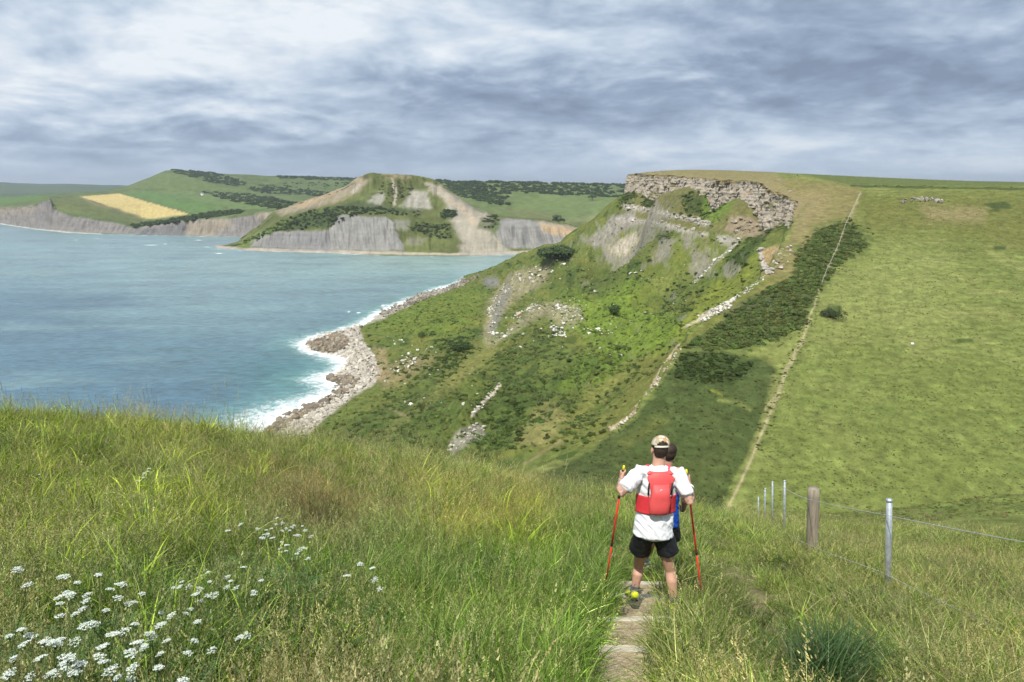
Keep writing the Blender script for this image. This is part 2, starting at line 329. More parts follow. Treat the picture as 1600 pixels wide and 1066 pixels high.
FLANK_LAYERS = [
    L([(1290, 440), (1400, 372), (1490, 420), (1470, 520), (1340, 530), (1270, 540)], (.185, .205, .062), 34, .7, 16),
    L([(1330, 302), (1620, 300), (1620, 400), (1500, 372), (1350, 360)], (.105, .105, .026), 20, .65, 14),
    L([(1440, 322), (1545, 326), (1540, 348), (1450, 346)], TAN, 10, .45, 8),
    L([(1540, 318), (1572, 316), (1580, 326), (1550, 331)], GD, 3, .8, 3), L([(1552, 384), (1572, 384), (1570, 391), (1554, 391)], GD, 2, .7, 2), L([(1495, 530), (1520, 530), (1520, 536), (1496, 537)], GD, 2, .7, 2), L([(1370, 634), (1398, 634), (1400, 643), (1372, 645)], GM, 3, .7, 3),
    L([(1230, 560), (1330, 560), (1600, 560), (1620, 820), (1170, 820), (1190, 700)], (.128, .158, .040), 30, .6, 10),
    L([(1206, 284), (1240, 280), (1345, 292), (1330, 340), (1285, 352), (1248, 388), (1240, 425), (1200, 442), (1190, 430), (1225, 388), (1250, 330)], BRN, 10, .62, 9),
    L([(1230, 300), (1300, 296), (1290, 330), (1246, 380), (1236, 360)], TAN, 12, .25, 9),
    L([(975, 262), (1100, 262), (1210, 270), (1235, 286), (1215, 292), (1160, 284), (1100, 279), (985, 276)], (.20, .165, .08), 2, .8, 3),
    L([(1240, 270), (1700, 282), (1700, 291), (1330, 290)], (.09, .115, .035), 2, .9, 1),
    LN([(1330, 291), (1380, 292), (1480, 294), (1620, 296)], GD, 1.2, .8, 1.6),
    L([(1085, 520), (1140, 472), (1200, 436), (1240, 428), (1200, 455), (1150, 484), (1100, 520), (1066, 548), (1056, 548)], GO, 4, .9, 3),
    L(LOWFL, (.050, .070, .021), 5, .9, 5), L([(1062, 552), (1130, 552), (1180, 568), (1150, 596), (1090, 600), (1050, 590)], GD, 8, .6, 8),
    L([(960, 690), (1030, 650), (1045, 660), (980, 705)], GO, 10, .45, 8), LN([(1122, 626), (1150, 628), (1172, 640)], GL, 3, .6, 2.5), LN([(1112, 612), (1128, 618)], (.16, .17, .03), 2, .7, 2),
    L([(1000, 730), (1140, 700), (1130, 760), (1000, 770)], (.072, .088, .026), 14, .5, 10),
    L([(1172, 548), (1215, 534), (1255, 520), (1250, 545), (1222, 580), (1205, 572)], GL, 6, .6, 4),
    LN([(1376, 440), (1372, 500), (1405, 560), (1400, 640), (1380, 700)], (.085, .105, .03), 1.5, .5, 1.2, 5), LN([(1430, 440), (1400, 520), (1380, 560)], (.085, .105, .03), 1.5, .45, 1.2, 5), LN([(1320, 420), (1450, 400), (1600, 430)], (.085, .105, .03), 1.5, .4, 1, 6), LN([(1280, 620), (1400, 590), (1600, 600)], (.085, .105, .03), 1.5, .35, 1, 6), LN([(1200, 720), (1400, 700), (1600, 715)], (.09, .11, .03), 1.5, .35, 1.2, 6),
    L(SCRUB, (.055, .078, .023), 12, .85, 10), L([(1120, 485), (1210, 455), (1216, 480), (1160, 510)], (.09, .085, .06), 8, .4, 6),
    LN([(1182, 455), (1232, 432), (1262, 372), (1330, 348)], BRN, 2, .5, 2),
    LN([(1210, 590), (1204, 640), (1190, 668), (1170, 720)], (.17, .17, .06), 4, .55, 6),
    LN(LANE, (.36, .31, .18), 1.4, .55, 1.5, 1.5), LN([(1268, 500), (1240, 560), (1212, 620), (1196, 640)], (.34, .30, .17), 1.5, .55, 2, 2), LN(LANE[5:], (.30, .26, .14), 3, .55, 2.4, 2),
    L([(1290, 478), (1316, 478), (1318, 494), (1292, 495)], GD, 3, .8, 3)]
UNDER_LAYERS = [
    L([(570, 700), (700, 610), (830, 560), (900, 600), (840, 700), (640, 740)], GM, 40, .4, 20), L(BRACK, GB, 16, .75, 10), L(BRACK2, GB, 14, .35, 8),
    L([(1192, 400), (1182, 432), (1100, 500), (1060, 535), (1050, 530), (1085, 470), (1130, 430), (1170, 400)], (.16, .185, .032), 8, .8),
    L([(1060, 380), (1150, 385), (1100, 440), (1000, 470), (990, 430)], (.13, .16, .03), 14, .6, 10),
    L([(1060, 548), (1010, 560), (950, 640), (895, 700), (930, 702), (1000, 642)], GO, 8, .75), L([(830, 640), (860, 620), (890, 650), (850, 700), (800, 690)], (.20, .185, .065), 8, .85, 8), L([(765, 535), (780, 545), (720, 600), (640, 660), (600, 690), (590, 680), (660, 620), (720, 570)], (.175, .17, .055), 8, .8, 7), L([(930, 600), (990, 560), (1000, 570), (940, 630), (900, 660), (890, 640)], (.165, .165, .045), 8, .7, 8), L([(600, 590), (680, 552), (740, 530), (750, 540), (690, 575), (620, 610)], (.16, .155, .05), 7, .7, 6), L([(1010, 440), (1110, 400), (1130, 415), (1050, 470)], (.155, .17, .045), 10, .6, 8),
    L([(985, 275), (1240, 285), (1250, 340), (1180, 372), (1000, 350), (965, 330)], (.135, .125, .05), 8, .75, 5)] + \
    [L(p, GD if i < 6 else (.052, .080, .022), 6 if i < 6 else 14, .75 if i < 6 else .5, 9) for i, p in enumerate(DARKS)] + [
    L([(1100, 300), (1150, 292), (1160, 305), (1120, 350), (1095, 345)], (.10, .15, .025), 4, .8), 
    L([(800, 425), (860, 415), (855, 440), (805, 470), (775, 500), (768, 530), (790, 520), (830, 480), (870, 470), (905, 480), (914, 502), (880, 512), (850, 492), (800, 520), (772, 545), (752, 532), (765, 470)], (.25, .22, .14), 6, .7, 6),
    L([(770, 478), (795, 440), (800, 450), (780, 500), (775, 525), (765, 520)], CLAY, 5, .6), L([(752, 380 + 55), (776, 432), (780, 448), (760, 450)], CLAY, 3, .7),
    L([(948, 388), (993, 362), (998, 377), (981, 400), (956, 400)], PALE, 4, .9), L([(918, 378), (962, 337), (993, 330), (998, 351), (956, 371), (930, 390)], (.24, .22, .19), 4, .85),
    LN([(976, 323), (1035, 334), (1068, 342), (1105, 350)], ROCK, 2, .8, 3.5, 4), LN([(965, 342), (1035, 351), (1063, 359), (1104, 368)], ROCK, 2, .8, 3.5, 4),
    L([(1140, 338), (1180, 340), (1196, 365), (1170, 374), (1130, 360)], (.24, .19, .13), 3, .8), L([(1120, 368), (1152, 372), (1146, 386), (1125, 383)], ROCK, 3, .8),
    LN([(1158, 373), (1130, 400), (1110, 417), (1085, 440)], ROCK, 2, .7, 2), L([(1186, 390), (1238, 383), (1241, 402), (1216, 426), (1196, 432)], ORG, 4, .75), LN([(1187, 393), (1192, 410), (1201, 427)], ROCK, 1.5, .9, 3),
    LN([(1096, 499), (1118, 487), (1138, 476)], PALE, 2, .95, 5), LN([(1138, 476), (1168, 455), (1194, 434)], PALE, 2, .9, 2.5), LN([(1070, 512), (1096, 499)], PALE, 2, .7, 2),
    LN([(1060, 545), (1046, 568), (1025, 599)], (.40, .32, .2), 2, .95, 6), LN([(1025, 599), (1008, 624), (984, 655), (955, 672)], (.36, .29, .18), 2, .85, 3.5), LN([(940, 690), (925, 706)], PALE, 2, .5, 2),
    LN([(738, 650), (760, 625), (781, 603)], PALE, 1.5, .9, 2.5), L([(700, 692), (720, 670), (750, 664), (757, 682), (722, 702), (705, 714)], (.25, .23, .19), 4, .75), LN([(820, 728), (850, 705), (880, 690)], TAN, 2, .5, 2),
    LN([(610, 640), (640, 652)], TAN, 2, .5, 2), L([(590, 575), (660, 555), (680, 560), (640, 590), (600, 610)], TAN, 8, .5, 6), LN([(700, 590), (790, 540), (770, 560)], GO, 8, .6, 5),
    L([(380, 712), (388, 700), (412, 680), (450, 648), (500, 622), (535, 604), (508, 590), (540, 570), (525, 560), (485, 553), (470, 536), (510, 518), (545, 508), (575, 498), (600, 482), (640, 462), (680, 448), (725, 436), (728, 441), (698, 451), (656, 469), (626, 485), (598, 498), (562, 511), (566, 530), (582, 552), (598, 580), (586, 600), (550, 622), (502, 660), (466, 694), (440, 720)], (.38, .345, .29), 2.5, .95, 3),
    L([(583, 540), (604, 545), (607, 590), (590, 600)], TAN, 4, .6)]
def build_near_land():
    # far-and-middle ground
    x, y, nr, nc = polar(26, 1130, .0029, -46, 46, 1500)
    h, sdv, b = height(x, y); V = np.c_[x, y, h]; pxy = proj(V)
    up = sdv > -2
    n1 = fbm(x / 16, y / 16, 4, 20); n2 = fbm(x / 4, y / 4, 3, 21); n3 = fbm(x / 45, y / 45, 3, 22)
    base = np.where(up[:, None], np.array((.132, .158, .042)), np.array(GR))
    t = sstep(-.1, .35, n1)[:, None]; base = base * (1 - t) + np.where(up[:, None], np.array((.165, .18, .055)), np.array(GO)) * t
    t = sstep(.0, .5, n3)[:, None] * .6; base = base * (1 - t) + np.where(up[:, None], np.array((.115, .135, .034)), np.array(GM)) * t
    t = (sstep(.05, .4, fbm(x / 11, y / 11, 4, 25)) * (~up))[:, None] * .75; base = base * (1 - t) + np.array(GD) * 1.25 * t
    tc = fbm(x / 22, h / .75, 3, 28) + .6 * fbm(x / 7, h / .5, 2, 29); base = base * (1 + (up * (y > 100) * tc * .34)[:, None])
    Cc = base.copy(); iu = np.where(up)[0]; ib = np.where(~up)[0]
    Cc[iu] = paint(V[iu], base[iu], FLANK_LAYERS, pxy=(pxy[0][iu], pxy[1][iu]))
    Cc[ib] = paint(V[ib], base[ib], UNDER_LAYERS, pxy=(pxy[0][ib], pxy[1][ib]))
    # shrub cushions where the plants are dark or bracken-bright
    dark = np.clip(1 - Cc[:, 1] / .095, 0, 1) * (Cc[:, 1] > Cc[:, 0] * 1.12) * (y > 80)
    d, val = worley(x / 3.2, y / 3.2, 1); d2, v2 = worley(x / 1.5, y / 1.5, 3)
    lift = (np.maximum(0, .75 - d) * 1.7 + np.maximum(0, .7 - d2) * .6) * dark
    brk = sstep(.165, .19, Cc[:, 1]) * (~up)
    lift += np.maximum(0, .7 - d2) * .9 * brk
    d5, v5 = worley(x / 2.6 + n1, y / 1.9, 12); tus = up * (y > 60) * (1 - dark); V[:, 2] += lift + np.maximum(0, .8 - d5) * .42 * tus * sstep(-.3, .2, fbm(x / 12, y / 12, 3, 26)) + (~up) * (1 - dark) * np.maximum(0, .75 - d) * 1.1 * sstep(-.1, .35, n2) * sstep(3, 10, V[:, 2])
    Cc *= (1 + (val - .5) * .5 * dark + (v2 - .5) * .35 * brk)[:, None]
    # bare rock where the ground stands steep
    G = V.reshape(nr, nc, 3); du = np.gradient(G, axis=0); dv = np.gradient(G, axis=1); N = np.cross(dv, du); N /= np.linalg.norm(N, axis=2, keepdims=True) + 1e-9
    nz = np.abs(N[:, :, 2]).ravel()
    st = (sstep(.60, .42, nz + n2 * .12) * (~up) * (1 - dark) * sstep(0, 12, V[:, 2]) * (1-brk))[:, None] * .8; Cc = Cc * (1 - st) + np.array((.27, .245, .20)) * st
    # small stones and tussocks
    d4, v4 = worley(x / 1.3, y / 1.3, 6)
    Cc *= (1 + (v4 - .5) * .16 + n2 * .30 + (v5 - .5) * .22 * tus)[:, None]
    grid_mesh('hillside', V, nr, nc, MAT_LAND, Cc)['kind'] = 'structure'
    return V, Cc, dark, brk, up, nr, nc
LAND = build_near_land()

# ------------------------------------------------------------------ the limestone crag along the brow
def build_crag():
    pl = [tuple(p[:2]) for p in EDGE[11:]] + [(135, 800), (165, 830)]
    seg = np.array(pl); L_ = np.r_[0, np.cumsum(np.linalg.norm(np.diff(seg, axis=0), axis=1))]
    n = 900; s = np.linspace(0, L_[-1], n); ex = np.interp(s, L_, seg[:, 0]); ey = np.interp(s, L_, seg[:, 1])
    k = np.ones(21) / 21; ex2 = np.convolve(np.pad(ex, 10, 'edge'), k, 'valid'); ey2 = np.convolve(np.pad(ey, 10, 'edge'), k, 'valid')
    tx, ty = np.gradient(ex2), np.gradient(ey2); q = np.hypot(tx, ty); nx, ny = -ty / q, tx / q      # seaward
    butt = fbm(s / 26, s * 0, 3, 60) * 5.0 + fbm(s / 7, s * 0, 2, 61) * 1.6
    top = hA(ex2, ey2) + fbm(s / 15, s * 0, 3, 62) * 1.6 - .2; bot = hB(ex2 + nx * 11, ey2 + ny * 11) - 1
    # ends taper into the grass
    gap = np.clip((s - 4) / 30, 0, 1) ** .8
    m = 84; T_ = np.linspace(0, 1, m); rows = []; crow = []
    for t in T_:
        z = bot + (top - bot) * t
        w1, v1 = worley(s / 4.6 + .25 * pn(s / 5, z / 3, 9), z / 4.2 + .3 * pn(s / 6, z / 4, 8), 2); w2, v2 = worley(s / 1.7, z / 1.7, 5)
        str_ = np.sin(z * 2.6 + fbm(s / 20, z / 8, 2, 63) * 4) * .12
        led = np.floor((z + fbm(s / 30, z * 0, 2, 66) * 3) / 3.4); st = JV[(led.astype(int)) & 255, 7] - .5
        off = 4.6 * (1 - t) ** 1.5 + 4.4 + butt * (.35 + .65 * gap) + (v1 - .5) * 1.9 + (v2 - .5) * .7 + str_ + st * .75 - np.where(w1 > .66, .8, 0) - 1.7 * np.maximum(0, .16 - np.abs(fbm(s / 5.5, z / 40, 2, 73))) / .16
        off = np.maximum(off, 1.5) * gap + 1.0 * (1 - gap)
        rows.append(np.c_[ex2 + nx * off, ey2 + ny * off, z])
        g = fbm(s / 8, z / 3.2, 4, 64) + fbm(s / 30, z / 9, 3, 65) * .9 - (t - .35) * .45
        c = np.tile((.345, .30, .24), (n, 1)) * (1 + (v1 - .5) * .25 + (v2 - .5) * .16)[:, None]
        
        mg = (sstep(.20, .42, g) * .8)[:, None]; c = c * (1 - mg) + np.array((.135, .135, .045)) * mg
        mo = (sstep(.15, .4, fbm(s / 12, z / 5, 3, 67)) * .5)[:, None]; c = c * (1 - mo) + np.array((.34, .26, .17)) * mo
        mt = sstep(.88, .97, t + .05 * fbm(s / 3, s * 0, 2, 68))[:, None]; c = c * (1 - mt) + np.array((.21, .17, .09)) * mt
        crow.append(c)
    for i, dd in enumerate((1.0, -1.5, -5, -9)):
        z = np.maximum(height(ex2 + nx * dd, ey2 + ny * dd, False)[0], top - .5) if dd > 0 else hA(ex2 + nx * dd, ey2 + ny * dd) + (.12 if dd > -6 else -1.2) + (.3 * fbm(s / 3, s * 0 + i, 2, 69) if dd > -6 else 0)
        rows.append(np.c_[ex2 + nx * dd, ey2 + ny * dd, z]); crow.append(np.tile((.20, .17, .08), (n, 1)) * (1 + .4 * fbm(s / 2, s * 0 + i, 3, 70))[:, None])
    V = np.concatenate(rows); Cc = np.concatenate(crow)
    o = grid_mesh('cliff', V, m + 4, n, MAT_CLIFF, Cc, smooth=False); o['kind'] = 'structure'
build_crag()

# ------------------------------------------------------------------ lofted far land
def smooth1(a, k, ax):
    if k < 2: return a
    w = np.hanning(k + 2)[1:-1]; w /= w.sum(); p = k // 2
    return np.apply_along_axis(lambda v: np.convolve(np.pad(v, (p, k - 1 - p), 'edge'), w, 'valid'), ax, a)
def loft(name, px0, px1, nc, rows, nsub, base, layers, mat, gully=None, rough=(6, 60), wob=4, wsc=.02, sm=5, back=True):
    c = np.linspace(px0, px1, nc); W = []
    for py, Y in rows:
        pyc = np.interp(c, *zip(*py)) if not np.isscalar(py) else np.full(nc, float(py))
        t, k = tz(pyc)
        if isinstance(Y, str): Yc = -EYE / t
        elif isinstance(Y, tuple): Yc = -EYE / tz(np.interp(c, *zip(*rows[0][0])))[0] + Y[0]
        else: Yc = np.full(nc, float(Y))
        W.append(np.stack([(c - 800) / F * k * Yc, Yc, EYE + t * Yc], -1))
    if back:
        b = W[-1].copy(); b[:, 0] *= 1.25; b[:, 1] = b[:, 1] * 1.25; b[:, 2] -= 45; W.append(b)
    b = W[0].copy(); b[:, 2] -= 25; b[:, :2] *= .995; W.insert(0, b)
    W = np.array(W); out = []; tt = []
    for i in range(len(W) - 1):
        ns = nsub[i] if i < len(nsub) else 8
        for j in range(ns): f = j / ns; out.append(W[i] * (1 - f) + W[i + 1] * f); tt.append(i + f)
    out.append(W[-1]); tt.append(len(W) - 1.0)
    G = np.array(out); tt = np.array(tt)[:, None] * np.ones((1, nc))
    G = smooth1(G, sm, 0)
    x, y, z = G[..., 0].copy(), G[..., 1].copy(), G[..., 2].copy()
    zamp = sstep(2, 20, z)
    G[..., 2] += fbm(x / rough[1], y / rough[1], 4, 80) * rough[0] * zamp
    if gully:
        for (ra, rb, amp, wl) in gully:
            m = sstep(ra, ra + .4, tt) * sstep(rb, rb - .3, tt)
            rr = 1 - np.abs(fbm(x / wl + z / (wl * 4), z / (wl * 5), 3, 81)) * 3
            G[..., 1] += m * rr * amp
    V = G.reshape(-1, 3)
    n1 = fbm(V[:, 0] / 60, V[:, 1] / 60, 4, 83)[:, None]
    bc = np.array(base) * (1 + n1 * .5)
    Cc = paint(V, bc, layers, wob=wob, wsc=wsc)
    st = (fbm(V[:, 0] / 9, V[:, 2] / 22, 4, 84) * .7 + fbm(V[:, 0] / 40, V[:, 2] / 3.5, 3, 88) * .5 + fbm(V[:, 0] / 5, V[:, 2] / 4, 2, 89) * .4)[:, None]
    bare = sstep(1.12, 1.0, Cc[:, 1] / Cc[:, 0])[:, None]; Cc = Cc * (1 + st * .34 * bare + (1 - bare) * .45 * fbm(V[:, 0] / 22, V[:, 1] / 22, 4, 86)[:, None])
    o = grid_mesh(name, V, len(out), nc, mat, Cc); o['kind'] = 'structure'
    return V, Cc, o
CLIFFC = (.235, .225, .21)
HB = [(322, 386), (345, 390), (380, 392), (450, 394), (520, 396), (600, 400), (700, 401), (760, 400), (800, 398), (860, 395), (960, 391), (1010, 388)]
head_rows = [
    (HB, 'sea'),
    ([(a, b - (1 if a < 400 else 4)) for a, b in HB], (14,)),
    ([(322, 384), (345, 384), (380, 385), (420, 362), (440, 362), (500, 360), (520, 345), (540, 337), (600, 340), (620, 352), (650, 368), (700, 382), (740, 378), (775, 360), (800, 352), (850, 355), (925, 366), (1010, 375)], (55,)),
    ([(322, 383), (345, 383), (380, 378), (420, 356), (450, 340), (520, 326), (570, 322), (620, 327), (660, 338), (700, 335), (740, 334), (775, 341), (800, 343), (850, 346), (925, 362), (1010, 372)], (130,)),
    ([(322, 382.5), (345, 382), (370, 377), (400, 358), (430, 332), (480, 318), (530, 304), (580, 300), (640, 302), (690, 300), (720, 312), (742, 326), (760, 333), (780, 339), (850, 344), (925, 360), (1010, 370)], (220,)),
    ([(322, 382), (345, 381.5), (370, 376), (400, 357), (430, 330), (460, 321), (500, 307), (540, 292), (558, 279), (572, 271.5), (600, 271.5), (650, 275), (675, 280), (690, 288), (708, 303), (742, 324), (760, 331.5), (778, 338), (850, 343), (925, 359), (1010, 369)], (275,)),
    ([(322, 381.8), (345, 381), (370, 375.5), (400, 356.5), (430, 329.5), (460, 320.5), (500, 306.5), (540, 291.5), (558, 278.5), (572, 270.8), (600, 271), (650, 274.5), (675, 279.5), (690, 287.5), (708, 302.5), (742, 323.5), (760, 331), (778, 337.5), (850, 342.5), (925, 358.5), (1010, 368)], (300,)),
]
HEAD_LAYERS = [
    L([(300, 395), (1020, 402), (1020, 386), (700, 396), (520, 391), (380, 387), (300, 380)], (.36, .31, .26), 1.2, .9, 1),
    L([(430, 330), (560, 275), (580, 280), (560, 300), (520, 318), (470, 330), (440, 338)], (.27, .225, .16), 4, .8), L([(455, 322), (500, 306), (530, 298), (520, 305), (470, 324)], ORG, 2, .5),
    L([(400, 366), (430, 362), (512, 360), (532, 336), (600, 339), (618, 348), (620, 362), (625, 376), (632, 392), (500, 390), (390, 386)], CLIFFC, 2, .95), L([(390, 388), (430, 364), (510, 362), (520, 376), (515, 392)], (.14, .137, .14), 4, .5),
    L([(616, 342), (640, 345), (635, 360), (618, 360)], (.24, .23, .2), 3, .6), L([(630, 384), (640, 370), (668, 372), (660, 385)], (.24, .22, .17), 3, .5),
    L([(570, 320), (592, 300), (602, 305), (598, 322)], (.28, .27, .23), 4, .8), L([(626, 324), (644, 298), (668, 298), (675, 326), (650, 328)], (.31, .29, .245), 4, .85), LN([(612, 278), (618, 300), (616, 320)], (.34, .30, .24), 2, .8, 2.5), LN([(560, 290), (552, 300)], (.33, .3, .24), 2, .8, 2.5),
    L([(662, 284), (690, 290), (706, 303), (690, 310), (672, 300)], (.33, .29, .23), 3, .8), L([(596, 271), (640, 273), (640, 279), (600, 279)], (.27, .22, .13), 2, .6),
    L([(684, 300), (710, 305), (742, 326), (762, 334), (776, 345), (768, 362), (790, 385), (806, 398), (720, 398), (718, 370), (704, 345), (700, 325)], (.31, .28, .225), 6, .88), LN([(700, 310), (728, 330), (742, 350)], (.38, .30, .21), 4, .6, 5),
    L([(780, 341), (850, 346), (926, 361), (980, 372), (1010, 384), (860, 390), (790, 386), (772, 366)], (.23, .22, .205), 2, .95), L([(842, 347), (926, 361), (900, 372), (850, 364)], (.40, .28, .15), 4, .75), L([(770, 345), (784, 342), (776, 366), (764, 360)], GM, 3, .7),
    L([(748, 342), (772, 335), (780, 345), (764, 362), (748, 356)], (.07, .085, .03), 3, .75),
    L([(440, 345), (470, 333), (530, 322), (536, 336), (512, 356), (440, 360), (420, 366), (405, 364)], (.045, .065, .022), 3, .9), L([(365, 386), (380, 376), (440, 346), (520, 326), (470, 336), (430, 362), (400, 374), (385, 388)], (.115, .155, .035), 2, .7),
    L([(520, 325), (560, 312), (600, 322), (660, 328), (640, 334), (560, 334)], (.05, .07, .025), 3, .8), L([(690, 330), (712, 328), (708, 343), (690, 338)], GD, 2, .8),
    L([(640, 344), (700, 350), (715, 372), (690, 372), (640, 360)], (.06, .08, .025), 5, .6)]
HEADL = loft('headland', 318, 1010, 900, head_rows, [3, 4, 22, 14, 14, 18, 4, 6], (.095, .110, .035), HEAD_LAYERS, MAT_FAR, gully=[(1.9, 3.2, 8, 19), (3.8, 6.0, 14, 34)], rough=(5, 34), wob=8, wsc=.05, sm=5)
ih_rows = [([(560, 398), (1100, 398)], 1260), ([(560, 350), (760, 345), (925, 372), (1100, 390)], 1520), ([(560, 330), (760, 325), (860, 340), (925, 348), (1000, 345), (1100, 345)], 1750), ([(560, 300), (720, 300), (800, 306), (900, 312), (1000, 318), (1100, 320)], 2150),
    ([(560, 276), (690, 282), (720, 284), (800, 285), (900, 287), (1000, 290), (1100, 292)], 2450), ([(560, 273), (690, 280.5), (720, 282), (760, 283.5), (820, 284), (900, 285.5), (1000, 289), (1100, 290)], 2560)]
IH = loft('inland_hill', 560, 1100, 420, ih_rows, [2, 10, 12, 18, 14, 3, 4], (.10, .135, .045), [
    L([(770, 330), (860, 300), (960, 312), (1000, 330), (960, 350), (860, 335)], (.125, .165, .055), 10, .7), L([(880, 345), (940, 335), (980, 345), (950, 352)], (.20, .20, .09), 6, .7), L([(770, 326), (840, 330), (900, 345), (870, 348), (800, 334)], (.13, .13, .055), 4, .7)],
    MAT_FAR, rough=(5, 160), sm=9)
fc_rows = [([(-160, 346), (0, 350), (31, 355), (62, 359), (109, 364), (156, 366), (281, 369), (437, 372), (600, 376)], 'sea'),
    ([(-160, 345), (0, 349), (31, 354), (62, 357.5), (109, 362), (156, 365), (281, 368), (437, 371), (600, 375)], (12,)),
    ([(-160, 324), (0, 327), (25, 326), (55, 320), (72, 314), (78, 312), (82, 325), (109, 337), (140, 341), (175, 346), (212, 357), (230, 352), (294, 343), (362, 340), (400, 334), (437, 330), (600, 330)], (50,)),
    ([(-160, 318), (0, 322), (78, 310), (100, 316), (160, 330), (220, 348), (240, 348), (300, 338), (380, 330), (437, 326), (600, 322)], (170,)),
    ([(-160, 309), (0, 311), (60, 307), (100, 302), (160, 302), (250, 301), (400, 306), (600, 310)], 2750),
    ([(-160, 308), (0, 309.5), (60, 305), (120, 301.5), (165, 299), (200, 293), (222, 287), (245, 282), (265, 280), (300, 282), (400, 290), (600, 296)], 2950),
    ([(-160, 307.5), (0, 309), (60, 304.5), (120, 301), (165, 298.5), (180, 295), (200, 290), (222, 281), (245, 271), (258, 265.5), (275, 264.5), (300, 266), (340, 269.5), (420, 274), (560, 277.5), (600, 278)], 3250)]
FC = loft('far_coast', -420, 600, 1000, fc_rows, [2, 3, 14, 8, 20, 8, 16, 6], (.085, .115, .040), [
    L([(-200, 352), (600, 380), (600, 328), (437, 331), (362, 341), (294, 344), (230, 353), (212, 358), (175, 347), (140, 342), (109, 338), (82, 326), (77, 312), (55, 321), (0, 328), (-200, 328)], (.19, .175, .165), 1.5, .95, 2),
    L([(294, 344), (362, 341), (365, 352), (330, 368), (296, 368)], (.28, .235, .165), 4, .6), L([(400, 334), (440, 330), (440, 345), (400, 345)], (.29, .25, .18), 4, .6), L([(-200, 330), (60, 322), (50, 335), (-200, 345)], (.24, .20, .15), 4, .5), L([(215, 360), (290, 350), (294, 368), (218, 368)], (.12, .12, .12), 3, .7),
    LN([(-160, 347), (0, 350.5), (31, 355.5), (62, 359.5), (109, 364), (156, 366.5)], (.50, .46, .40), .8, .9, 1.3, .5),
    L([(-200, 322), (0, 320), (72, 309), (60, 304), (0, 308), (-200, 308)], (.085, .145, .04), 1, .9, 1),
    L([(80, 312), (125, 306), (231, 343), (215, 352), (150, 336), (90, 330)], (.11, .125, .045), 2, .8), LN([(125, 307), (150, 320), (180, 326), (228, 343)], (.20, .17, .09), 1.5, .7, 1.8, 1),
    L([(125, 307), (187, 302.5), (297, 335), (231, 342.5)], (.44, .35, .14), .7, 1.0, .7), L([(190, 302), (232, 298), (350, 325), (305, 334)], (.085, .150, .040), .8, .9, 1),
    L([(235, 299), (290, 297), (420, 322), (440, 328), (360, 326)], (.11, .16, .05), 2, .8), L([(420, 300), (470, 312), (480, 318), (430, 308)], (.12, .16, .06), 2, .7),
    L([(190, 292), (245, 270), (290, 268), (330, 290), (400, 300), (300, 300), (200, 300)], (.11, .145, .045), 4, .6),
    LN([(210, 296), (290, 298), (330, 300)], (.05, .07, .03), 1, .6, .8, 1)], MAT_FAR, gully=[(1.9, 3.2, 12, 18)], rough=(4, 130), wob=2, sm=5)
dh_rows = [([(-400, 312), (500, 312)], 4300), ([(-400, 300), (-100, 298), (100, 298), (200, 300), (500, 300)], 5600), ([(-400, 284), (-100, 285), (0, 285), (60, 286.5), (100, 287), (160, 289), (200, 290), (300, 290), (500, 288)], 7400)]
loft('distant_hills', -400, 500, 300, dh_rows, [1, 16, 24, 6], (.055, .080, .038), [L([(-100, 296), (60, 293), (180, 296), (160, 302), (-100, 304)], (.08, .115, .05), 3, .5)], MAT_FAR, rough=(14, 700), sm=5)

# ------------------------------------------------------------------ the sea
def sea_mat():
    m = bpy.data.materials.new('sea_water'); m.use_nodes = True; T = NT(m.node_tree); b = T.n['Principled BSDF']
    g = T.new('ShaderNodeNewGeometry'); P_ = g.outputs['Position']
    foam = T.new('ShaderNodeAttribute', attribute_name='foam').outputs['Fac']; col = T.new('ShaderNodeAttribute', attribute_name='Col').outputs['Color']
    mp = T.new('ShaderNodeMapping'); T.l.new(P_, mp.inputs[0]); mp.inputs['Rotation'].default_value = (0, 0, .5); mp.inputs['Scale'].default_value = (.55, 1.0, 1)
    w1 = T.noise(mp.outputs[0], .22, 6, .62, .3); w2 = T.noise(mp.outputs[0], .03, 4, .6, .4); w3 = T.noise(mp.outputs[0], .004, 4, .55, .5)
    fn = T.noise(P_, .22, 6, .68, .8); fn2 = T.noise(P_, .9, 4, .6, .4)
    f = T.math('ADD', T.math('MULTIPLY', fn, .7), T.math('MULTIPLY', fn2, .3))
    fm = T.smooth(T.math('ADD', T.math('SUBTRACT', f, 1.0), foam), -.12, .26)
    k = T.math('MULTIPLY_ADD', T.math('SUBTRACT', w1, .5), 1.5, T.math('MULTIPLY_ADD', T.math('SUBTRACT', w2, .5), .8, T.math('MULTIPLY_ADD', T.math('SUBTRACT', w3, .5), .7, 1.0)))
    cc = T.new('ShaderNodeCombineXYZ'); [T.l.new(k, cc.inputs[i]) for i in range(3)]
    c = T.mix(1.0, col, cc.outputs[0], 'MULTIPLY'); c = T.mix(fm, c, (.80, .82, .82)); T.l.new(c, b.inputs['Base Color'])
    T.l.new(T.math('MULTIPLY_ADD', fm, .55, .32), b.inputs['Roughness']); b.inputs['IOR'].default_value = 1.33; b.inputs['Specular IOR Level'].default_value = .5
    bp = T.new('ShaderNodeBump', ins={'Strength': .9, 'Distance': .9}); T.l.new(T.math('ADD', w1, T.math('MULTIPLY', w2, 2.5)), bp.inputs['Height']); T.l.new(bp.outputs[0], b.inputs['Normal'])
    return m
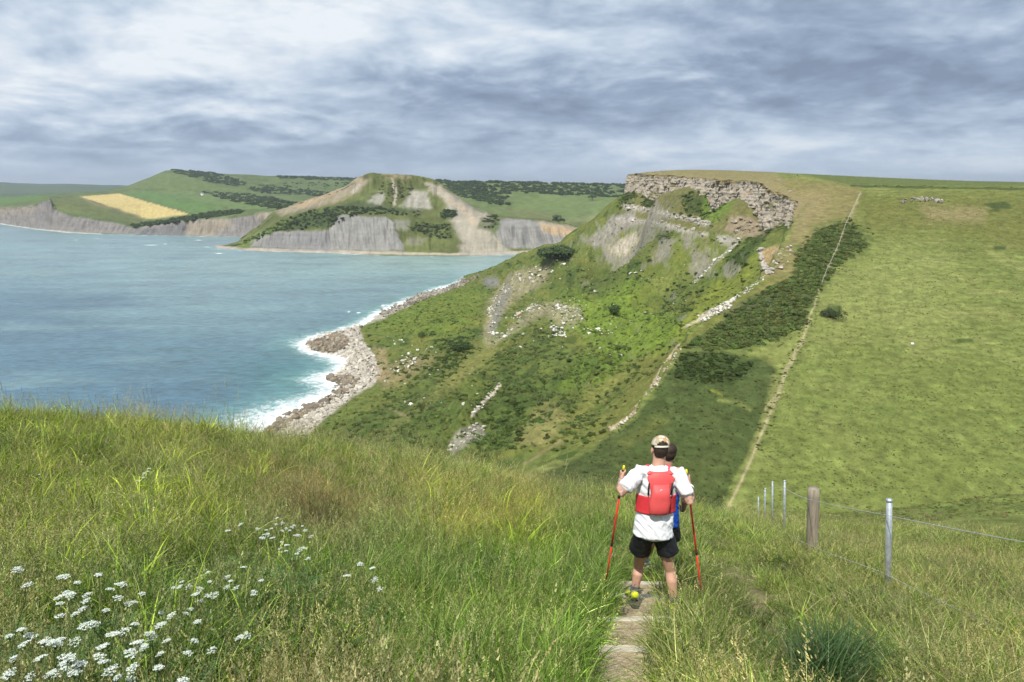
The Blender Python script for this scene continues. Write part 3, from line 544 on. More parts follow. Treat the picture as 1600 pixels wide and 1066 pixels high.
def build_sea():
    x, y, nr, nc = polar(120, 30000, .011, -60, 60, 900)
    V = np.c_[x, y, np.zeros(len(x))]; px, py = proj(V)
    near = (y < 1100)
    foam = np.zeros(len(x)); I = np.where(near)[0]
    pl = [tuple(p[:2]) for p in SH]; pl = [(-60, 150), (-78, 230)] + pl + [(0, 960), (40, 1010)]
    d, _ = pldist(x[I], y[I], pl); land = hB(x[I], y[I])
    wv = fbm(x[I] / 40, y[I] / 40, 3, 90) * 10
    wid = 14 + wv + 26 * sstep(440, 290, y[I]) + 6 * np.exp(-((y[I] - 500) / 30) ** 2); wid = np.maximum(wid, 3.5)
    foam[I] = np.clip(.74 - d / wid * .36, 0, 1) * (d < wid * 2)
    # thin surf along the far shores
    for line, o_ in ((HB, .55), (fc_rows[0][0], .62)):
        q = [tuple(PS(a, b)[:2]) for a, b in line]; J = np.where((y > 1000) & (y < 2600))[0]
        dd, _ = pldist(x[J], y[J], q); foam[J] = np.maximum(foam[J], np.clip(o_ + .12 * pn(x[J] / 30, y[J] / 30, 4) - dd / 16 * .5, 0, 1))
    for (a, b, l, h_) in ((235, 383, 22, 1.0), (258, 381.5, 6, 1), (310, 375.5, 12, .9), (293, 377, 5, .7), (150, 373, 12, .7), (118, 375, 8, .7), (342, 396, 14, 1.2), (560, 489, 6, 2.2), (545, 487, 4, 2), (598, 477, 5, 2)):
        foam = np.maximum(foam, .72 * np.exp(-((px - a) / l) ** 2 - ((py - b) / h_) ** 2))
    c = np.tile((.090, .172, .200), (len(x), 1)); teal = (.175, .270, .268); blue = (.062, .120, .168); deep = (.055, .120, .168)
    def ap(m, col): nonlocal c; c = c * (1 - m[:, None]) + np.array(col) * m[:, None]
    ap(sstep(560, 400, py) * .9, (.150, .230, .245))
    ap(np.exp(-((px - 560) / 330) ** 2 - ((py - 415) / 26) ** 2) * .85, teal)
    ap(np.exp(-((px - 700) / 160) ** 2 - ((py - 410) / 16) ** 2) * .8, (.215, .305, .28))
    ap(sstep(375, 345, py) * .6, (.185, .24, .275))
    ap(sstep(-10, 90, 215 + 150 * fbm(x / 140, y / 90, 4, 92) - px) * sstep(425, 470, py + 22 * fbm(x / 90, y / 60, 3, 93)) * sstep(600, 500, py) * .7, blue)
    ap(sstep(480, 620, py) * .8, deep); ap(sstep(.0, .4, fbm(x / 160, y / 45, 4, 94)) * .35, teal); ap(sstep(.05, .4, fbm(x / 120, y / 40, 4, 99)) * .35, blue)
    ap(np.exp(-((px - 460) / 90) ** 2 - ((py - 590) / 40) ** 2) * .6, (.045, .165, .16))
    ap(np.clip(foam * 1.6 - .1, 0, .8), (.12, .26, .24))
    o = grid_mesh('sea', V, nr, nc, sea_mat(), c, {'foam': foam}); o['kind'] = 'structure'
build_sea()

# ------------------------------------------------------------------ scattering of plants and stones
def veg_mat(name, trans=.35, rough=.6, attr='Col'):
    m = bpy.data.materials.new(name); m.use_nodes = True; T = NT(m.node_tree); b = T.n['Principled BSDF']
    a = T.new('ShaderNodeAttribute', attribute_name=attr); t = T.new('ShaderNodeAttribute', attribute_name='tint', attribute_type='INSTANCER')
    c = T.mix(1.0, a.outputs['Color'], t.outputs['Color'], 'MULTIPLY')
    T.l.new(c, b.inputs['Base Color']); b.inputs['Roughness'].default_value = rough; b.inputs['Specular IOR Level'].default_value = .22
    if trans > 0:
        tr = T.new('ShaderNodeBsdfTranslucent'); T.l.new(T.mix(1.0, c, (1.1, 1.15, .55), 'MULTIPLY'), tr.inputs[0])
        mx = T.new('ShaderNodeMixShader', ins={0: trans}); T.l.new(b.outputs[0], mx.inputs[1]); T.l.new(tr.outputs[0], mx.inputs[2])
        T.l.new(mx.outputs[0], T.n['Material Output'].inputs[0])
    return m
MAT_VEG = veg_mat('grass_blades', .33, .45); MAT_LEAF = veg_mat('shrub_leaves', .25, .7)
def stone_mat():
    m = bpy.data.materials.new('boulder_stone'); m.use_nodes = True; T = NT(m.node_tree); b = T.n['Principled BSDF']
    t = T.new('ShaderNodeAttribute', attribute_name='tint', attribute_type='INSTANCER'); g = T.new('ShaderNodeTexCoord')
    n = T.noise(g.outputs['Object'], 2.2, 5, .6); c = T.mix(1.0, T.ramp(n, [(.3, (.6, .58, .55)), (.6, (1.0, 1.0, 1.0))]), t.outputs['Color'], 'MULTIPLY')
    T.l.new(c, b.inputs['Base Color']); b.inputs['Roughness'].default_value = .9; b.inputs['Specular IOR Level'].default_value = .2
    return m
MAT_STONE = stone_mat()
def raw_mesh(name, V, faces, mat, cols=None, smooth=False):
    me = bpy.data.meshes.new(name); me.from_pydata([tuple(v) for v in V], [], faces); me.materials.append(mat)
    if cols is not None:
        a = me.attributes.new('Col', 'FLOAT_COLOR', 'POINT'); a.data.foreach_set('color', np.c_[np.clip(cols, 0, 1), np.ones(len(V))].astype(np.float32).ravel())
    if smooth: me.polygons.foreach_set('use_smooth', [True] * len(me.polygons))
    return me
def src_coll(name, meshes):
    c = bpy.data.collections.new(name)
    for i, me in enumerate(meshes):
        o = bpy.data.objects.new('%s_source_%02d' % (name, i), me); c.objects.link(o)
    return c
_gn = {}
def scatter_group(coll):
    ng = bpy.data.node_groups.new('scatter_' + coll.name, 'GeometryNodeTree')
    ng.interface.new_socket('Geometry', in_out='INPUT', socket_type='NodeSocketGeometry'); ng.interface.new_socket('Geometry', in_out='OUTPUT', socket_type='NodeSocketGeometry')
    N = ng.nodes; gi = N.new('NodeGroupInput'); go = N.new('NodeGroupOutput'); ip = N.new('GeometryNodeInstanceOnPoints'); ci = N.new('GeometryNodeCollectionInfo')
    ci.inputs['Collection'].default_value = coll; ci.inputs['Separate Children'].default_value = True; ci.inputs['Reset Children'].default_value = True
    def at(nm, ty):
        a = N.new('GeometryNodeInputNamedAttribute'); a.data_type = ty; a.inputs['Name'].default_value = nm; return a.outputs['Attribute']
    ng.links.new(gi.outputs[0], ip.inputs['Points']); ng.links.new(ci.outputs[0], ip.inputs['Instance']); ip.inputs['Pick Instance'].default_value = True
    ng.links.new(at('idx', 'INT'), ip.inputs['Instance Index']); e = N.new('FunctionNodeEulerToRotation'); ng.links.new(at('rot', 'FLOAT_VECTOR'), e.inputs[0]); ng.links.new(e.outputs[0], ip.inputs['Rotation'])
    ng.links.new(at('scl', 'FLOAT_VECTOR'), ip.inputs['Scale']); ng.links.new(ip.outputs[0], go.inputs[0]); return ng
def scatter(name, pts, rot, scl, idx, tint, coll):
    n = len(pts); me = bpy.data.meshes.new(name); me.vertices.add(n); me.vertices.foreach_set('co', pts.astype(np.float32).ravel())
    if np.ndim(scl) == 1: scl = np.repeat(scl[:, None], 3, 1)
    for k, ty, v in (('rot', 'FLOAT_VECTOR', rot), ('scl', 'FLOAT_VECTOR', scl)):
        me.attributes.new(k, ty, 'POINT').data.foreach_set('vector', v.astype(np.float32).ravel())
    me.attributes.new('idx', 'INT', 'POINT').data.foreach_set('value', idx.astype(np.int32))
    me.attributes.new('tint', 'FLOAT_COLOR', 'POINT').data.foreach_set('color', np.c_[tint, np.ones(n)].astype(np.float32).ravel())
    o = bpy.data.objects.new(name, me); COL.objects.link(o)
    md = o.modifiers.new('scatter', 'NODES'); md.node_group = scatter_group(coll); return o

def blades(n, rad, h0, h1, w, lean, seg, cA, cB, tip=1.25, rng=RNG, head=None, droop=.5):
    """n curved blades -> verts, faces, colours.  head = (length, width, colour, spikelets) adds seed heads"""
    V, Fc, C = [], [], []; base = 0
    for i in range(n):
        a = rng.random() * 6.283; r = rad * math.sqrt(rng.random()); bx, by = r * math.cos(a), r * math.sin(a)
        h = h0 + (h1 - h0) * rng.random(); d = rng.random() * 6.283 if rng.random() < .6 else a; ln = lean * (.3 + rng.random()) * h
        ww = w * (.6 + .8 * rng.random()); fa = rng.random() * 6.283; mixv = rng.random(); col = np.array(cA) * (1 - mixv) + np.array(cB) * mixv
        col = col * (.50 + 1.0 * rng.random() ** 1.3); dx, dy = math.cos(d), math.sin(d); sx, sy = math.cos(fa), math.sin(fa)
        for k in range(seg + 1):
            t = k / seg; o = ln * t ** 1.8; z = h * (t - droop * .35 * t ** 3 * (ln / h) * 2)
            wd = ww * (1 - t ** 1.6) if not head else ww * .5 * (1 - .5 * t)
            px, py = bx + dx * o, by + dy * o; cc = col * (.85 + (tip - .85) * t)
            if k == seg and not head: V.append((px, py, z)); C.append(cc)
            else: V += [(px - sx * wd, py - sy * wd, z), (px + sx * wd, py + sy * wd, z)]; C += [cc, cc]
        for k in range(seg - (0 if head else 1)): b = base + 2 * k; Fc.append((b, b + 1, b + 3, b + 2))
        if not head: b = base + 2 * (seg - 1); Fc.append((b, b + 1, b + 2))
        base = len(V)
        if head:
            L2, W2, hc, ns = head; hc = np.array(hc) * (.75 + .5 * rng.random())
            for k in range(ns):
                f = k / ns; q = rng.random() * 6.283; out = W2 * (1.15 - f) * (.4 + .6 * rng.random()); zz = z + (f - .35) * L2
                cx, cy = px + dx * ln * .25 * f + math.cos(q) * out, py + dy * ln * .25 * f + math.sin(q) * out; s = .0022 + .0022 * rng.random(); el = .008 + .008 * rng.random()
                ux, uy = math.cos(q + 1.5) * s, math.sin(q + 1.5) * s
                V += [(cx - ux, cy - uy, zz), (cx + ux, cy + uy, zz), (cx + math.cos(q) * el * .5, cy + math.sin(q) * el * .5, zz + el)]; C += [hc, hc, hc * 1.2]
                Fc.append((base, base + 1, base + 2)); base += 3
    return V, Fc, C
def cat_parts(*ps):
    V, Fc, C = [], [], []
    for v, f, c in ps:
        b = len(V); V += v; Fc += [tuple(i + b for i in q) for q in f]; C += c
    return V, Fc, C
def tuft(name, *ps):
    V, Fc, C = cat_parts(*ps); return raw_mesh(name, V, Fc, MAT_VEG, np.array(C))
def herb(n, rad, h0, h1, cA, cB, ls=.035, rng=RNG):
    V, Fc, C = [], [], []
    for i in range(n):
        a = rng.random() * 6.283; r = rad * math.sqrt(rng.random()); h = h0 + (h1 - h0) * rng.random(); lx, ly = (rng.random() - .5) * .3 * h, (rng.random() - .5) * .3 * h
        for k in range(9):
            t = .25 + .75 * k / 9; x, y, z = r * math.cos(a) + lx * t, r * math.sin(a) + ly * t, h * t; q = rng.random() * 6.283; l = ls * (.6 + rng.random()) * (1.2 - .5 * t); w = l * .32; up = (rng.random() - .2) * l
            c = (np.array(cA) + (np.array(cB) - np.array(cA)) * rng.random()) * (.8 + .4 * rng.random()); b = len(V); ux, uy = math.cos(q), math.sin(q)
            V += [(x, y, z), (x + ux * l - uy * w, y + uy * l + ux * w, z + up * .6), (x + ux * 2 * l, y + uy * 2 * l, z + up * .8), (x + ux * l + uy * w, y + uy * l - ux * w, z + up * .6)]
            C += [c * .9, c, c * 1.1, c]; Fc.append((b, b + 1, b + 2, b + 3))
        b = len(V); s = .002; c = np.array(cA); X, Y_ = r * math.cos(a), r * math.sin(a)
        V += [(X - s, Y_, 0), (X + s, Y_, 0), (X + lx + s, Y_ + ly, h), (X + lx - s, Y_ + ly, h)]; C += [c] * 4; Fc.append((b, b + 1, b + 2, b + 3))
    return V, Fc, C
gA, gB = (.120, .195, .028), (.260, .320, .065)          # fresh grass
yA, yB = (.25, .31, .030), (.42, .44, .070)          # yellow-green broad blades
sA, sB = (.31, .29, .12), (.54, .49, .25)               # straw
bA, bB = (.045, .095, .030), (.085, .140, .055)          # blue-green tussock
tufts = []
for i in range(4): tufts.append(tuft('fine', blades(40, .17, .18, .52, .0046, .75, 5, gA, gB, droop=.8), blades(9, .17, .2, .58, .0032, .8, 4, sA, sB, droop=.8)))                     # 0-3
for i in range(3): tufts.append(tuft('seeded', blades(26, .18, .18, .52, .0048, .8, 5, gA, gB, droop=.8), blades(7, .17, .40, .70, .0015, .30, 3, (.20, .20, .08), sA, head=(.12, .013, (.40, .33, .19), 18)), blades(10, .16, .25, .6, .0026, .8, 4, sA, sB)))  # 4-6
for i in range(3): tufts.append(tuft('broad', blades(30, .17, .24, .58, .0075, .95, 6, yA, yB, droop=.9), blades(12, .15, .3, .5, .003, .4, 3, gA, gB)))                      # 7-9
for i in range(2): tufts.append(tuft('herb', herb(12, .16, .22, .46, (.075, .125, .03), (.14, .20, .05), ls=.026), blades(18, .16, .25, .5, .0035, .6, 4, gA, gB)))           # 10-11
for i in range(3): tufts.append(tuft('dry', blades(17, .17, .30, .60, .0015, .35, 3, sA, sB, head=(.12, .016, (.44, .34, .19), 16)), blades(20, .17, .15, .45, .0042, .7, 4, gA, gB), blades(16, .17, .2, .5, .003, .8, 4, sA, sB)))  # 12-14
tufts.append(tuft('tussock', blades(130, .16, .30, .55, .0045, .75, 5, bA, bB)))                                                                                    # 15
for i in range(2): tufts.append(tuft('short', blades(60, .17, .08, .22, .0028, .8, 3, gA, (.17, .19, .05)), blades(22, .17, .06, .2, .0024, 1.0, 3, sA, sB)))       # 16-17
tufts.append(tuft('plantain', blades(7, .12, .55, .95, .0022, .15, 4, (.10, .10, .04), (.14, .12, .05), head=(.16, .006, (.10, .07, .035), 40))))                    # 18
C_TUFT = src_coll('grass_tuft', tufts)
# where people tread: from beside the camera down past the steps, and the lane along the fence
TRAIL = [(.35, 1.5), (.62, 3.6), (.80, 4.97), (1.10, 6.07), (1.42, 7.17), (1.55, 8.3), (1.9, 10), (3.0, 14), (5.4, 22), (8.3, 32)]
WEAR = [(1.8, 3.2), (2.08, 4.6), (2.35, 5.9), (2.7, 7.5), (3.2, 9.6), (4.5, 14.5), (7, 24)]
STEPS = [(.68, 3.95), (.83, 4.97), (1.10, 6.07), (1.42, 7.17), (1.56, 8.25), (1.85, 9.4)]
def trail_d(x, y): return pldist(x, y, TRAIL)[0]
def wear_d(x, y): return pldist(x, y, WEAR)[0]
def build_grass():
    rng = np.random.default_rng(11)
    P_, K, S, TI = [], [], [], []
    n = 28000
    # even over the picture: log-uniform reach, even bearing
    Y = 1.15 * np.exp(rng.random(n) ** .9 * math.log(46 / 1.15)); bear = (rng.random(n) * 2 - 1) * 1.02; X = bear * Y + rng.normal(0, .05, n)
    keep = rng.random(n) < np.clip(.35 + Y / 3.0, 0, 1); X, Y = X[keep], Y[keep]; n = len(X)
    Z = height(X, Y)[0]; px, py = proj(np.c_[X, Y, Z + .4])
    td, wd = trail_d(X, Y), wear_d(X, Y)
    r = rng.random(n); kind = np.where(r < .46, rng.integers(0, 4, n), np.where(r < .80, rng.integers(4, 7, n), np.where(r < .86, rng.integers(10, 12, n), rng.integers(12, 15, n))))
    def zone(poly, opts, p):
        nonlocal kind
        m = (sdist(px + rng.normal(0, 14, n), py + rng.normal(0, 10, n), poly) > 0) & (rng.random(n) < p); kind = np.where(m, rng.choice(opts, n), kind)
    zone([(-40, 640), (330, 650), (420, 700), (330, 840), (60, 900), (-40, 880)], [7, 8, 9, 4, 5, 12, 0], .72)
    zone([(150, 640), (420, 680), (560, 700), (560, 760), (200, 720)], [4, 5, 12, 7, 13], .6)
    zone([(400, 735), (560, 755), (580, 850), (420, 830)], [12, 13, 14, 5], .75)
    zone([(600, 720), (860, 740), (900, 870), (700, 870), (600, 800)], [12, 13, 14, 4, 5, 7], .8)
    zone([(830, 735), (960, 760), (960, 830), (860, 820)], [4, 5, 12], .7)
    zone([(560, 850), (960, 800), (960, 1066), (600, 1100)], [0, 1, 2, 3, 3, 4], .85)
    zone([(-20, 880), (540, 820), (560, 1000), (300, 1100), (-20, 1100)], [10, 11, 4, 5, 0, 1, 8], .7)
    zone([(1250, 800), (1640, 800), (1640, 1100), (1400, 1100)], [4, 5, 6, 0, 12, 13], .75)
    sc_ = .85 + .4 * rng.random(n)
    hgt = .72 + .34 * fbm(X / 1.4, Y / 1.4, 3, 30) + .58 * fbm(X / .45, Y / .45, 2, 36) + .12 * sstep(-1, -5, X)
    hgt *= 1 - .35 * sstep(1.6, 2.4, X) * sstep(4.6, 3.4, X) * sstep(14, 9, Y)
    sc_ *= 1 + .7 * sstep(8, 30, Y)
    # trodden ground
    lane = (wd < .48 + .15 * rng.random(n)); hgt = hgt * (1 - .35 * sstep(1.1, .4, wd)); kind = np.where(lane & (rng.random(n) < .85), rng.integers(16, 18, n), kind)
    near = (td < .75) & (Y < 12); hgt = np.where(near, hgt * (.30 + .8 * td / .75), hgt); hgt = np.where((X > 3.2) & (X < 6.5) & (Y > 4.5) & (Y < 13), hgt * .72, hgt); hgt = np.where((X > 2.9) & (X < 6) & (Y > 3.4) & (Y < 7.2), hgt * .8, hgt); hgt = hgt * (1 - .3 * sstep(5, 9, X))
    ok = ~((td < .25 + .10 * rng.random(n)) & (Y < 8.6)) & ~((wd < .10 + .1 * rng.random(n)) & (Y < 9) & (rng.random(n) < .9))
    ok &= (np.hypot(X, Y) > .9)
    g = fbm(X / 2.2, Y / 2.2, 3, 31); g2 = fbm(X / .8, Y / .8, 2, 33)
    tint = np.stack([.95 + .33 * g + .25 * g2, 1.06 + .22 * g + .2 * g2, .84 + .1 * g], 1) * .88 * np.exp(rng.normal(-.03, .36, n))[:, None]
    red = sstep(-20, 40, sdist(px, py, [(420, 740), (560, 760), (560, 830), (430, 825)])) * (kind >= 12); tint = tint * (1 - red[:, None]) + tint * np.array((1.15, .82, 1.0)) * red[:, None]
    gold = sstep(-20, 40, sdist(px, py, [(620, 740), (860, 750), (880, 860), (700, 860)])); tint = tint * (1 - .6 * gold[:, None]) + tint * np.array((1.2, 1.06, .8)) * .6 * gold[:, None]
    for pl_, cc_, fe in (([(540, 830), (980, 780), (980, 1100), (560, 1100)], (.74, .88, .70), 60), ([(-60, 870), (540, 800), (560, 1000), (300, 1110), (-60, 1110)], (.74, .84, .78), 50), ([(1100, 800), (1640, 800), (1640, 1110), (1040, 1110)], (.92, .93, .88), 50), ([(330, 690), (620, 710), (600, 860), (380, 800)], (.90, .88, .92), 40)):
        w_ = sstep(-fe, fe, sdist(px, py, pl_))[:, None]; tint = tint * (1 - w_) + tint * np.array(cc_) * w_
    dkp = sstep(.05, .40, fbm(X / .7, Y / 1.0, 3, 37))[:, None]; tint = tint * (1 - dkp * .58); hgt = hgt * (1 - .35 * dkp[:, 0])
    hgt = np.where((rng.random(n) < .10) & (kind >= 4) & (kind != 15), hgt * 1.35, hgt)
    rt = np.stack([rng.normal(0, .34, n), rng.normal(0, .34, n), rng.random(n) * 6.283], 1)
    # dense long grass lies over to the right of the lane
    rt[:, 1] += np.where((X > 1.6) & (Y < 14), .10, 0)
    s3 = np.stack([sc_, sc_, sc_ * np.clip(hgt, .35, 1.8)], 1)
    i = np.where(ok)[0]
    ex = [];    # the blue-green tussock and a few tall stalks against the sea
    def place(a, b, h): return ground_at(a, b, h)
    Pn, Kn, Sn, Tn, Rn = [], [], [], [], []
    for (a, b) in ((1292, 1000), (1310, 985), (1325, 1005), (1280, 985), (1300, 1020), (1340, 990), (1268, 1005)):
        p = ground_at(a, b, .35); Pn.append(p); Kn.append(15); Sn.append((1, 1, 1)); Tn.append((1, 1, 1)); Rn.append((0, 0, a))
    for (a, b, h, s) in ((236, 622, 1.25, 1.35), (8, 618, 1.15, 1.2), (300, 668, .95, 1.1), (430, 690, .8, 1.0), (560, 700, .8, 1.0), (180, 640, .95, 1.0), (115, 640, .9, 1.0), (480, 700, .8, 1), (1010, 775, .7, .8), (690, 715, .8, 1), (760, 722, .8, 1), (350, 650, .95, 1.1)):
        p = ground_at(a, b, h); Pn.append(p); Kn.append(18); Sn.append((s * .6, s * .6, s * 1.2)); Tn.append((.8, .75, .7)); Rn.append((0, 0, a))
    pts = np.r_[np.c_[X, Y, Z][i], np.array(Pn)]; pts[:, 2] -= .02
    o = scatter('grass', pts, np.r_[rt[i], np.array(Rn, float)], np.r_[s3[i], np.array(Sn, float)], np.r_[kind[i], np.array(Kn)], np.r_[tint[i], np.array(Tn, float)], C_TUFT)
    tag(o, 'long green and straw-coloured grass with seed heads covering the near slope', 'grass', kind='stuff')
def ground_at(px, py, h=0.0):
    """foot of a thing whose top (h above ground) shows at this place of the photograph"""
    Ys = np.concatenate([np.linspace(1.0, 45, 900)]); W = np.array([P(px, py, q) for q in Ys])
    g = height(W[:, 0], W[:, 1])[0]; d = W[:, 2] - (g + h); k = np.where(d < 0)[0]
    k = k[0] if len(k) else len(Ys) - 1
    return np.array([W[k, 0], W[k, 1], g[k]])
build_grass()

# ground under the near grass
def build_near_ground():
    x, y, nr, nc = polar(.25, 26.6, .008, -75, 75, 520)
    h, _, _ = height(x, y); V = np.c_[x, y, h - .02]
    td, wd = trail_d(x, y), wear_d(x, y)
    c = np.tile((.060, .070, .026), (len(x), 1)) * (1 + .5 * fbm(x * 2, y * 2, 3, 34))[:, None]
    def ap(m, col): nonlocal c; c = c * (1 - m[:, None]) + np.array(col) * m[:, None]
    n = fbm(x * 3, y * 3, 3, 35)
    ap(sstep(.5, .2, wd + n * .2) * .8, (.24, .19, .11)); ap(sstep(.42, .28, td + n * .1) * sstep(9, 8, y), (.38, .315, .22))
    V[:, 2] += np.where(td < .4, .012 * worley(x * 25, y * 25, 3)[1], .02 * n)
    for k, (sx, sy) in enumerate(STEPS):
        y0 = STEPS[k - 1][1] + .09 if k else sy - 1.0; m = (td < .42) & (y > y0) & (y <= sy + .06)
        zr = height(np.array([sx]), np.array([sy]))[0][0]; f = sstep(.42, .34, td[m]); V[m, 2] = V[m, 2] * (1 - f) + (zr + .13 * (sy - y[m]) + .01 * worley(x[m] * 25, y[m] * 25, 3)[1]) * f
    grid_mesh('ground', V, nr, nc, land_mat('soil', 6, 40, .35, .6, .02), c)['kind'] = 'structure'
build_near_ground()

# ------------------------------------------------------------------ places on the far ground
LV, LC, L_DARK, L_BRK, L_UP, L_NR, L_NC = LAND
LPX, LPY = proj(LV)
def land_at(px, py, n=6):
    d = (LPX - px) ** 2 + (LPY - py) ** 2; d[LV[:, 1] < 90] = 1e9
    i = np.argsort(d)[:n] if False else np.argpartition(d, n)[:n]; i = i[np.argmin(LV[i, 1])]
    return LV[i].copy()
def sample(poly, n, rng, V=LV, pxy=None, wt=None, hw=None):
    px, py = (LPX, LPY) if pxy is None else pxy
    m = inpoly(px, py, poly) if hw is None else (pldist(px, py, poly)[0] < hw)
    I = np.where(m & (V[:, 1] > 80))[0]
    if not len(I): return np.zeros((0, 3)), I
    w = (V[I, 1] ** 1.0) if wt is None else wt[I] * V[I, 1]
    k = rng.choice(I, n, p=w / w.sum()); p = V[k].copy(); s = V[k, 1] * .003
    p[:, 0] += rng.normal(0, 1, n) * s * .4; return p, k
# ------------------------------------------------------------------ shrubs
def leaf_clump(n, sx, sz, ls, cA, cB, rng, lobes=6, inner=.55):
    L_ = [(rng.normal(0, .38, 2), .25 + .45 * rng.random(), .32 + .3 * rng.random()) for _ in range(lobes)]
    V, Fc, C = [], [], []
    for i in range(n):
        (c, cz, r) = L_[rng.integers(lobes)]; d = rng.normal(0, 1, 3); d /= np.linalg.norm(d) + 1e-9; d[2] = abs(d[2]) if rng.random() < .8 else d[2]
        rr = r * (inner + (1 - inner) * rng.random() ** .5); p = np.array((c[0] + d[0] * rr, c[1] + d[1] * rr, cz + d[2] * rr)) * (sx, sx, sz)
        if p[2] < 0: p[2] = .02
        u = np.cross(d + rng.normal(0, .5, 3), rng.normal(0, 1, 3)); u /= np.linalg.norm(u); w = np.cross(u, d + rng.normal(0, .4, 3)); w /= np.linalg.norm(w) + 1e-9
        s = ls * (.6 + .8 * rng.random()); col = np.array(cA) + (np.array(cB) - np.array(cA)) * rng.random(); b = len(V)
        V += [p - u * s, p + w * s * .6, p + u * s, p - w * s * .6]; C += [col] * 4; Fc.append((b, b + 1, b + 2, b + 3))
    return V, Fc, np.array(C)
rs = np.random.default_rng(21)
clumps = []
for i in range(5):
    V_, F_, C_ = leaf_clump(230, 1, .75, .16, (.65, .70, .6), (1.45, 1.4, 1.15), rs); clumps.append(raw_mesh('clump', V_, F_, MAT_LEAF, C_))
C_CLUMP = src_coll('scrub_clump', clumps)
def build_scrub():
    rng = np.random.default_rng(22); PT, SC, TN = [], [], []
    def add(poly, n, s0, s1, col, wt=None, hw=None, var=.7):
        p, k = sample(poly, n, rng, wt=wt, hw=hw)
        if not len(p): return
        s_ = 1.0
        PT.append(p); SC.append(s0 + (s1 - s0) * rng.random(len(p)) ** 2); TN.append(np.array(col) * (1 - var / 2 + var * rng.random((len(p), 1))) * (1 + rng.normal(0, .08, (len(p), 3))))
    dk = (.115, .155, .046)
    add(SCRUB, 1500, .5, 1.7, dk); add(SCRUB, 900, .4, 1.3, (.16, .19, .06)); add([(a + (a - 1200) * .10, b + (b - 470) * .10 + 6) for a, b in SCRUB], 500, .25, 1.0, (.12, .155, .045)); add([(1062, 552), (1130, 552), (1180, 568), (1150, 596), (1090, 600), (1050, 590)], 420, .4, 1.1, (.055, .08, .02))
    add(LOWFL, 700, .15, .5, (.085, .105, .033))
    for i, d in enumerate(DARKS): add([(a + (a - np.mean([q[0] for q in d])) * .25, b + (b - np.mean([q[1] for q in d])) * .25) for a, b in d], 170, .5, 2.0, dk if i % 2 else (.085, .13, .032))
    add(BRACK, 1500, .35, 1.1, (.185, .255, .042)); add(BRACK2, 600, .4, 1.2, (.16, .23, .035))
    allu = [(470, 700), (560, 520), (780, 410), (925, 370), (985, 300), (1200, 350), (1190, 430), (1060, 545), (920, 700), (600, 730)]
    add(allu, 2600, .35, 1.5, (.090, .13, .034), wt=L_DARK + .12); add(allu, 1300, .3, 1.0, (.14, .20, .04), wt=L_BRK + .15)
    for cc_, w_ in (((.11, .145, .04), L_DARK * .6 + .25), ((.15, .17, .05), .3 + 0 * L_DARK), ((.075, .115, .03), L_DARK + .08), ((.20, .20, .085), .3 + 0 * L_DARK)): add(allu, 2600, .15, .95, cc_, wt=w_ * sstep(1.0, .88, LC[:, 0] / LC[:, 1]) * sstep(.01, .03, np.abs(LC[:, 1] / LC[:, 0] - 1)) * sstep(4, 9, LV[:, 2]) * (~L_UP))
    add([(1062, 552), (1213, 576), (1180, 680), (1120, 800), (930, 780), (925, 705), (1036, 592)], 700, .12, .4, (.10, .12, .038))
    fld = [(1350, 305), (1640, 305), (1640, 830), (1160, 830), (1215, 610), (1262, 510), (1300, 420)]
    for cc_, w_ in (((.175, .21, .062), 1), ((.22, .245, .085), 1), ((.145, .18, .05), 1), ((.235, .225, .10), 1)): add(fld, 3600, .10, .34, cc_, wt=sstep(-.15, .3, fbm(LV[:, 0] / 13 + cc_[0] * 900, LV[:, 1] / 13, 3, 27)) + .08, var=.5)
    add([(1330, 290), (1380, 291), (1480, 293), (1620, 295)], 90, .8, 1.8, dk, hw=1.6)
    add([(1262, 372), (1330, 348)], 60, .5, 1.2, dk, hw=8)
    add([(1272, 470), (1262, 500), (1250, 540), (1216, 600), (1200, 650), (1180, 700)], 150, .2, .55, (.10, .12, .04), hw=9)
    p = np.concatenate(PT); n = len(p); s = np.concatenate(SC); t = np.concatenate(TN); p[:, 2] -= s * .2
    s3 = np.stack([s * (.9 + .5 * rng.random(n)), s * (.9 + .5 * rng.random(n)), s * (.6 + .5 * rng.random(n))], 1)
    tag(scatter('scrub', p, np.c_[rng.normal(0, .15, (n, 2)), rng.random(n) * 6.28], s3, rng.integers(0, 5, n), np.clip(t, .01, 1), C_CLUMP), 'low gorse, bramble and bracken over the undercliff and hillside', 'scrub', kind='stuff')
build_scrub()
def build_wood(name, label, src, items, seed):
    V, px, py = src[0], *proj(src[0]); rng = np.random.default_rng(seed); PT, SC, TN = [], [], []
    for poly, n, s0, s1, col in items:
        m = np.where(inpoly(px, py, poly))[0]
        if not len(m): continue
        k = rng.choice(m, n); p = V[k].copy(); p[:, :2] += rng.normal(0, 3, (n, 2)); PT.append(p); SC.append(s0 + (s1 - s0) * rng.random(n)); TN.append(np.array(col) * (.75 + .5 * rng.random((n, 1))))
    p = np.concatenate(PT); s = np.concatenate(SC); n = len(p); p[:, 2] -= s * .35
    s3 = np.stack([s * 1.15, s * 1.15, s * (.9 + .4 * rng.random(n))], 1)
    tag(scatter(name, p, np.c_[np.zeros((n, 2)), rng.random(n) * 6.28], s3, rng.integers(0, 5, n), np.concatenate(TN), C_CLUMP), label, 'wood', kind='stuff')
WD = (.060, .090, .034)
